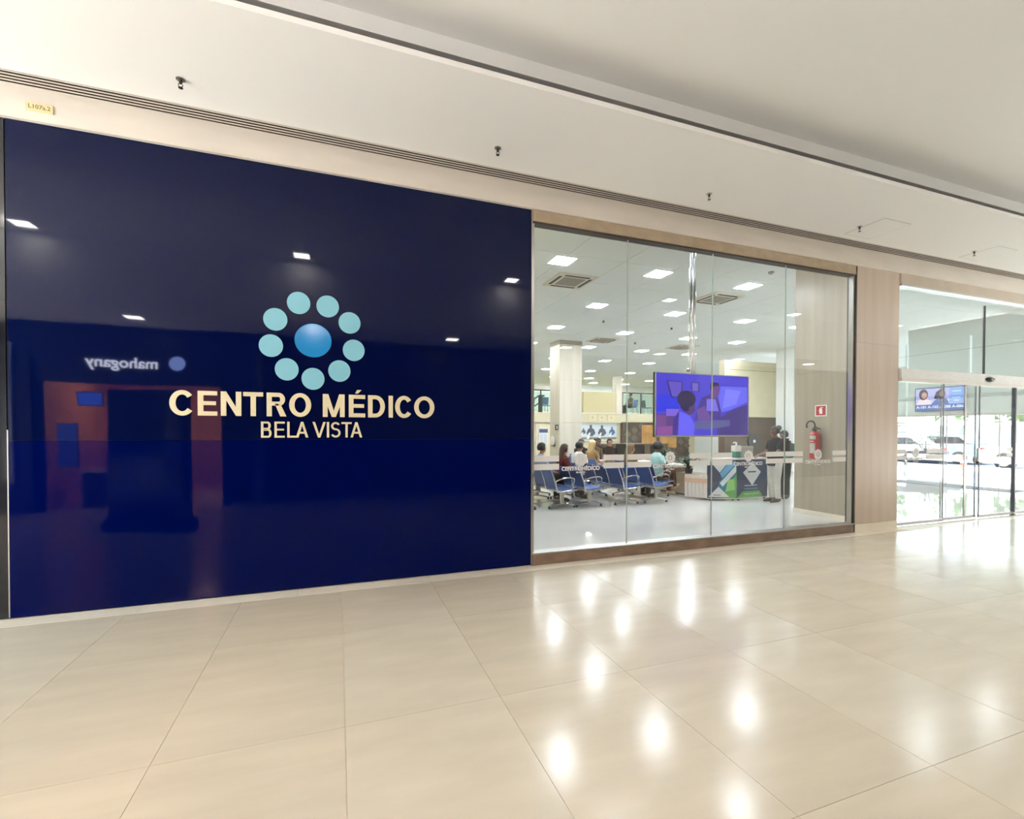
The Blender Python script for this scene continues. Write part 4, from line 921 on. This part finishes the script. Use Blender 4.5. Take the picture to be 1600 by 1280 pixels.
car((29.7, 10.6, -.02), PI/2, carb, 'pale blue car on the road behind the planter')
car((27.2, 4.9, -.03), PI/2-.15, carw, 'white car with red tail lights outside the right hand doors', 1.15)
cnn = empty('traffic_cone', (24.5, 6.95, -.03), label='orange red traffic cone on the paving outside', cat='cone')
MB().loft([(0, 0, .03, .15, .15), (0, 0, .7, .03, .03)], 14).build('cone', mat('cone_orange', (226, 92, 72), .6), cnn, 40); B(-.2, .2, -.2, .2, 0, .03).build('base', MATS['cone_orange'], cnn); MB().loft([(0, 0, .32, .106, .106), (0, 0, .45, .084, .084)], 14).build('white_band', white_vinyl, cnn)
fn = empty('fence', (36, 0, -.03), label='pale grey slatted fence across the road', cat='fence')
fm = mat('fence_grey', (126, 130, 140), .6)
for k in range(14):
    y = 4+k*1.4
    B(-.05, .05, y-.05, y+.05, 0, 2.12).build('post', alu, fn); B(-.02, .02, y+.06, y+1.34, .1, 2.0).build('fence_panel', fm, fn)
B(-.06, .06, 3.9, 23.7, 2.08, 2.16).build('cap_rail', white_vinyl, fn)
for i, (y, w) in enumerate(((14.3, .55), (11.3, .45))):
    B(34.6, 35.2, y-w, y+w, -.03, 4.6).build('column', wall_white, kind='structure')
def tree(x, y, h, lab):
    t = empty('tree', (x, y, -.03), label=lab, cat='tree', group='trees beyond the fence')
    MB().tube([(0, 0, 0), (.05, 0, h*.4), (0, .1, h*.7)], [.16, .12, .06], 8).build('trunk', mat('bark', (96, 80, 64), .9), t)
    rr = random.Random(int(x*10+y)); mb = MB()
    for k in range(420):
        v = Vector((rr.gauss(0, 1), rr.gauss(0, 1), rr.gauss(0, 1))).normalized()*rr.uniform(.55, 1); c = Vector((v.x*1.45, v.y*1.45, h*.66+v.z*h*.36))
        a = Vector((rr.uniform(-1, 1), rr.uniform(-1, 1), rr.uniform(-.6, .6))).normalized()*.24; b = a.cross(Vector((rr.random(), rr.random(), rr.random()))).normalized()*.12
        mb.b.faces.new([mb.b.verts.new(c+q) for q in (a, b, -a, -b)])
    mb.build('foliage', mat('foliage', (84, 116, 52), .7, var=.35, vscale=(2, 2, 2)), t, kind='stuff')
for i, (x, y, h) in enumerate(((40, 8, 5.2), (41, 11.5, 5.6), (41, 14.2, 5.4), (40, 17.5, 5.0), (42, 20.5, 5.2))):
    tree(x, y, h, 'leafy green tree beyond the fence, '+('rightmost of the row', 'second from the right', 'middle of the row', 'second from the left', 'leftmost of the row')[i])
B(50, 51, -30, 60, -.03, 5.0).build('wall_far', wall_white, kind='structure')
cv = empty('canopy', (27, 9.5, 0), label='white sloped canopy panel outside above the parked car', cat='canopy')
MB().obox((0, 2.2, 2.6), (2.5, 3.0, .06), Matrix.Rotation(.35, 4, 'X')).build('sheet', white_vinyl, cv)
for y in (1.0, 3.4): MB().tube([(0, y, -.03), (0, y, 2.55+.36*(y-2.2))], .05, 8).build('post', white_vinyl, cv)

# ------------------------------------------------------------------ the shop across the corridor (seen mirrored in the blue panel)
wo = empty('wall_opposite', kind='structure')
dkw = mat('shop_dark', (26, 26, 30), .35)
B(-6.8, -5.55, -7.0, -6.75, 0, 3.75).build('shop_pier', dkw, wo); B(-2.4, -.9, -7.0, -6.75, 0, 3.75).build('shop_pier', dkw, wo)
B(-5.55, -2.4, -7.0, -6.75, 2.56, 3.75).build('shop_fascia', mat('fascia_dark', (34, 36, 46), .4), wo)
B(-.9, 4.9, -7.0, -6.75, 0, 3.75).build('shop_pier', mat('shop_dark2', (60, 52, 48), .4), wo); B(4.9, 17.7, -7.0, -6.75, 0, 3.75).build('shop_pier', mat('pale_cladding', (122, 116, 108), .6), wo)
B(-1.72, -1.60, -6.75, -6.7, 0, 3.3).build('edge_strip', steel, wo); B(-6.0, -5.9, -6.75, -6.68, .6, 3.3).build('edge_strip', steel, wo)
B(-5.55, -2.4, -10.6, -10.4, 0, 3.0).build('shop_back_wall', mat('shop_copper', (206, 152, 118), .5), wo); B(-5.65, -5.55, -10.6, -6.75, 0, 3.0).build('shop_side_wall', mat('shop_copper', (206, 152, 118), .5), wo); B(-2.4, -2.3, -10.6, -6.75, 0, 3.0).build('shop_side_wall', MATS['shop_copper'], wo)
B(-5.65, -2.3, -10.6, -6.9, 2.9, 3.05).build('shop_ceiling', paint_warm, wo)
ms = empty('shop_sign', (0, -6.75, 0), label='small lit shop sign across the corridor, mirrored in the blue panel', cat='sign')
font_text('lettering', 'mahogany', .30, emat('sign_glow', (225, 230, 255), 22.0), ms, Matrix(((-1, 0, 0, -4.16), (0, 0, 1, .012), (0, 1, 0, 2.99), (0, 0, 0, 1))), .006, .004)
MB().prism(circ(3.21, 3.02, .15, n=24), fix_xz_back(.01), .01).build('emblem', emat('sign_emblem', (150, 175, 255), 12.0), ms)
sl = empty('shop_lamp', (-4.6, -8.4, 2.9), label='warm ceiling lamp inside the opposite shop, seen only mirrored', cat='lamp', group='opposite shop lamps')
B(-.12, .12, -.12, .12, -.03, 0).build('diffuser', emat('shop_glow', (255, 206, 166), 900), sl); B(-.15, .15, -.15, .15, -.01, 0).build('frame', black, sl)
s2 = copy_tree(sl); s2.location = (-3.1, -8.4, 2.9); s2['label'] = 'second warm lamp inside the opposite shop, behind the mirrored totem'
ss = empty('shop_screen', (-4.9, -7.2, 2.26), label='blue lit screen inside the opposite shop, seen only mirrored', cat='screen')
B(-.22, .22, -.03, 0, -.15, .15).build('casing', black, ss); B(-.2, .2, 0, .006, -.13, .13).build('screen', emat('shop_blue', (70, 110, 255), 7), ss)
s3 = empty('shop_poster', (-5.25, -7.1, 1.3), label='lit blue poster panel inside the opposite shop, seen only mirrored', cat='poster')
B(-.17, .17, -.03, 0, -.44, .44).build('frame', black, s3); B(-.16, .16, 0, .006, -.43, .43).build('light_panel', emat('poster_blue', (70, 100, 230), 3.5), s3)
ct = empty('shop_counter', (-4.4, -7.6, 0), label='dark shop counter with pale top in the opposite shop', cat='counter')
B(-.7, .5, -.3, .3, 0, .72).build('body', dkw, ct); B(-.75, .55, -.34, .34, .72, .78).build('top', white_lam, ct)
to = empty('totem', (-2.85, -4.0, 0), .28, label='dark advertising totem in the corridor, seen only mirrored', cat='totem')
B(-.58, .58, -.12, .12, .18, 2.25, bev=.01).build('cabinet', dark_gloss, to); B(-.62, .62, -.2, .2, 0, .18, bev=.01).build('base', black, to); B(-.5, .5, .12, .126, .35, 2.1).build('dark_screen', dark_gloss, to)
# corridor ends: openings and sunlit paving added to bring daylight to the ceiling
w3 = empty('added_daylight_left', kind='structure')  # made-up opening out of view, lets daylight in from the left
B(-6.8, -6.7, -7, .3, 2.6, 2.72).build('frame_rail', steel, w3)
for k in range(4):
    B(-6.75, -6.74, -6.7+k*1.7, -5.05+k*1.7, 2.72, 4.7).build('glass_pane', gl_door, w3); B(-6.8, -6.7, -5.05+k*1.7, -5.0+k*1.7, 0, 4.7).build('mullion', steel, w3)
B(-70, -6.8, -40, 40, -.25, -.03).build('bounce_ground_left', mat('bounce_paving_left', (222, 220, 214), .8), kind='structure')  # unseen pale ground added to bounce sunlight onto the mall ceiling
w4 = empty('added_daylight_right', kind='structure')  # second made-up opening, daylight from the right
B(17.6, 17.7, -6.75, -.04, 2.6, 2.72).build('frame_rail', steel, w4)
for k in range(4):
    B(17.64, 17.65, -6.7+k*1.67, -5.07+k*1.67, 2.72, 4.46).build('glass_pane', gl_door, w4); B(17.6, 17.7, -5.07+k*1.67, -5.03+k*1.67, 0, 4.46).build('mullion', steel, w4)
B(17.8, 40, -30, -.2, -.03, -.02).build('bounce_slab_right', mat('bounce_paving_right', (214, 212, 207), .8), kind='structure')  # pale slab added out of view to throw sunlight up to the ceiling
B(40, 42, -40, -.2, -.03, 14).build('sky_blocker_right', mat('blocker_stone', (84, 78, 72), .8, var=.1), kind='structure')  # unseen dark block added to keep sky off the floor and door glass
B(-32, -30, -40, 40, -.03, 14).build('sky_blocker_left', MATS['blocker_stone'], kind='structure')  # same added block on the left, cuts sky light on the floor
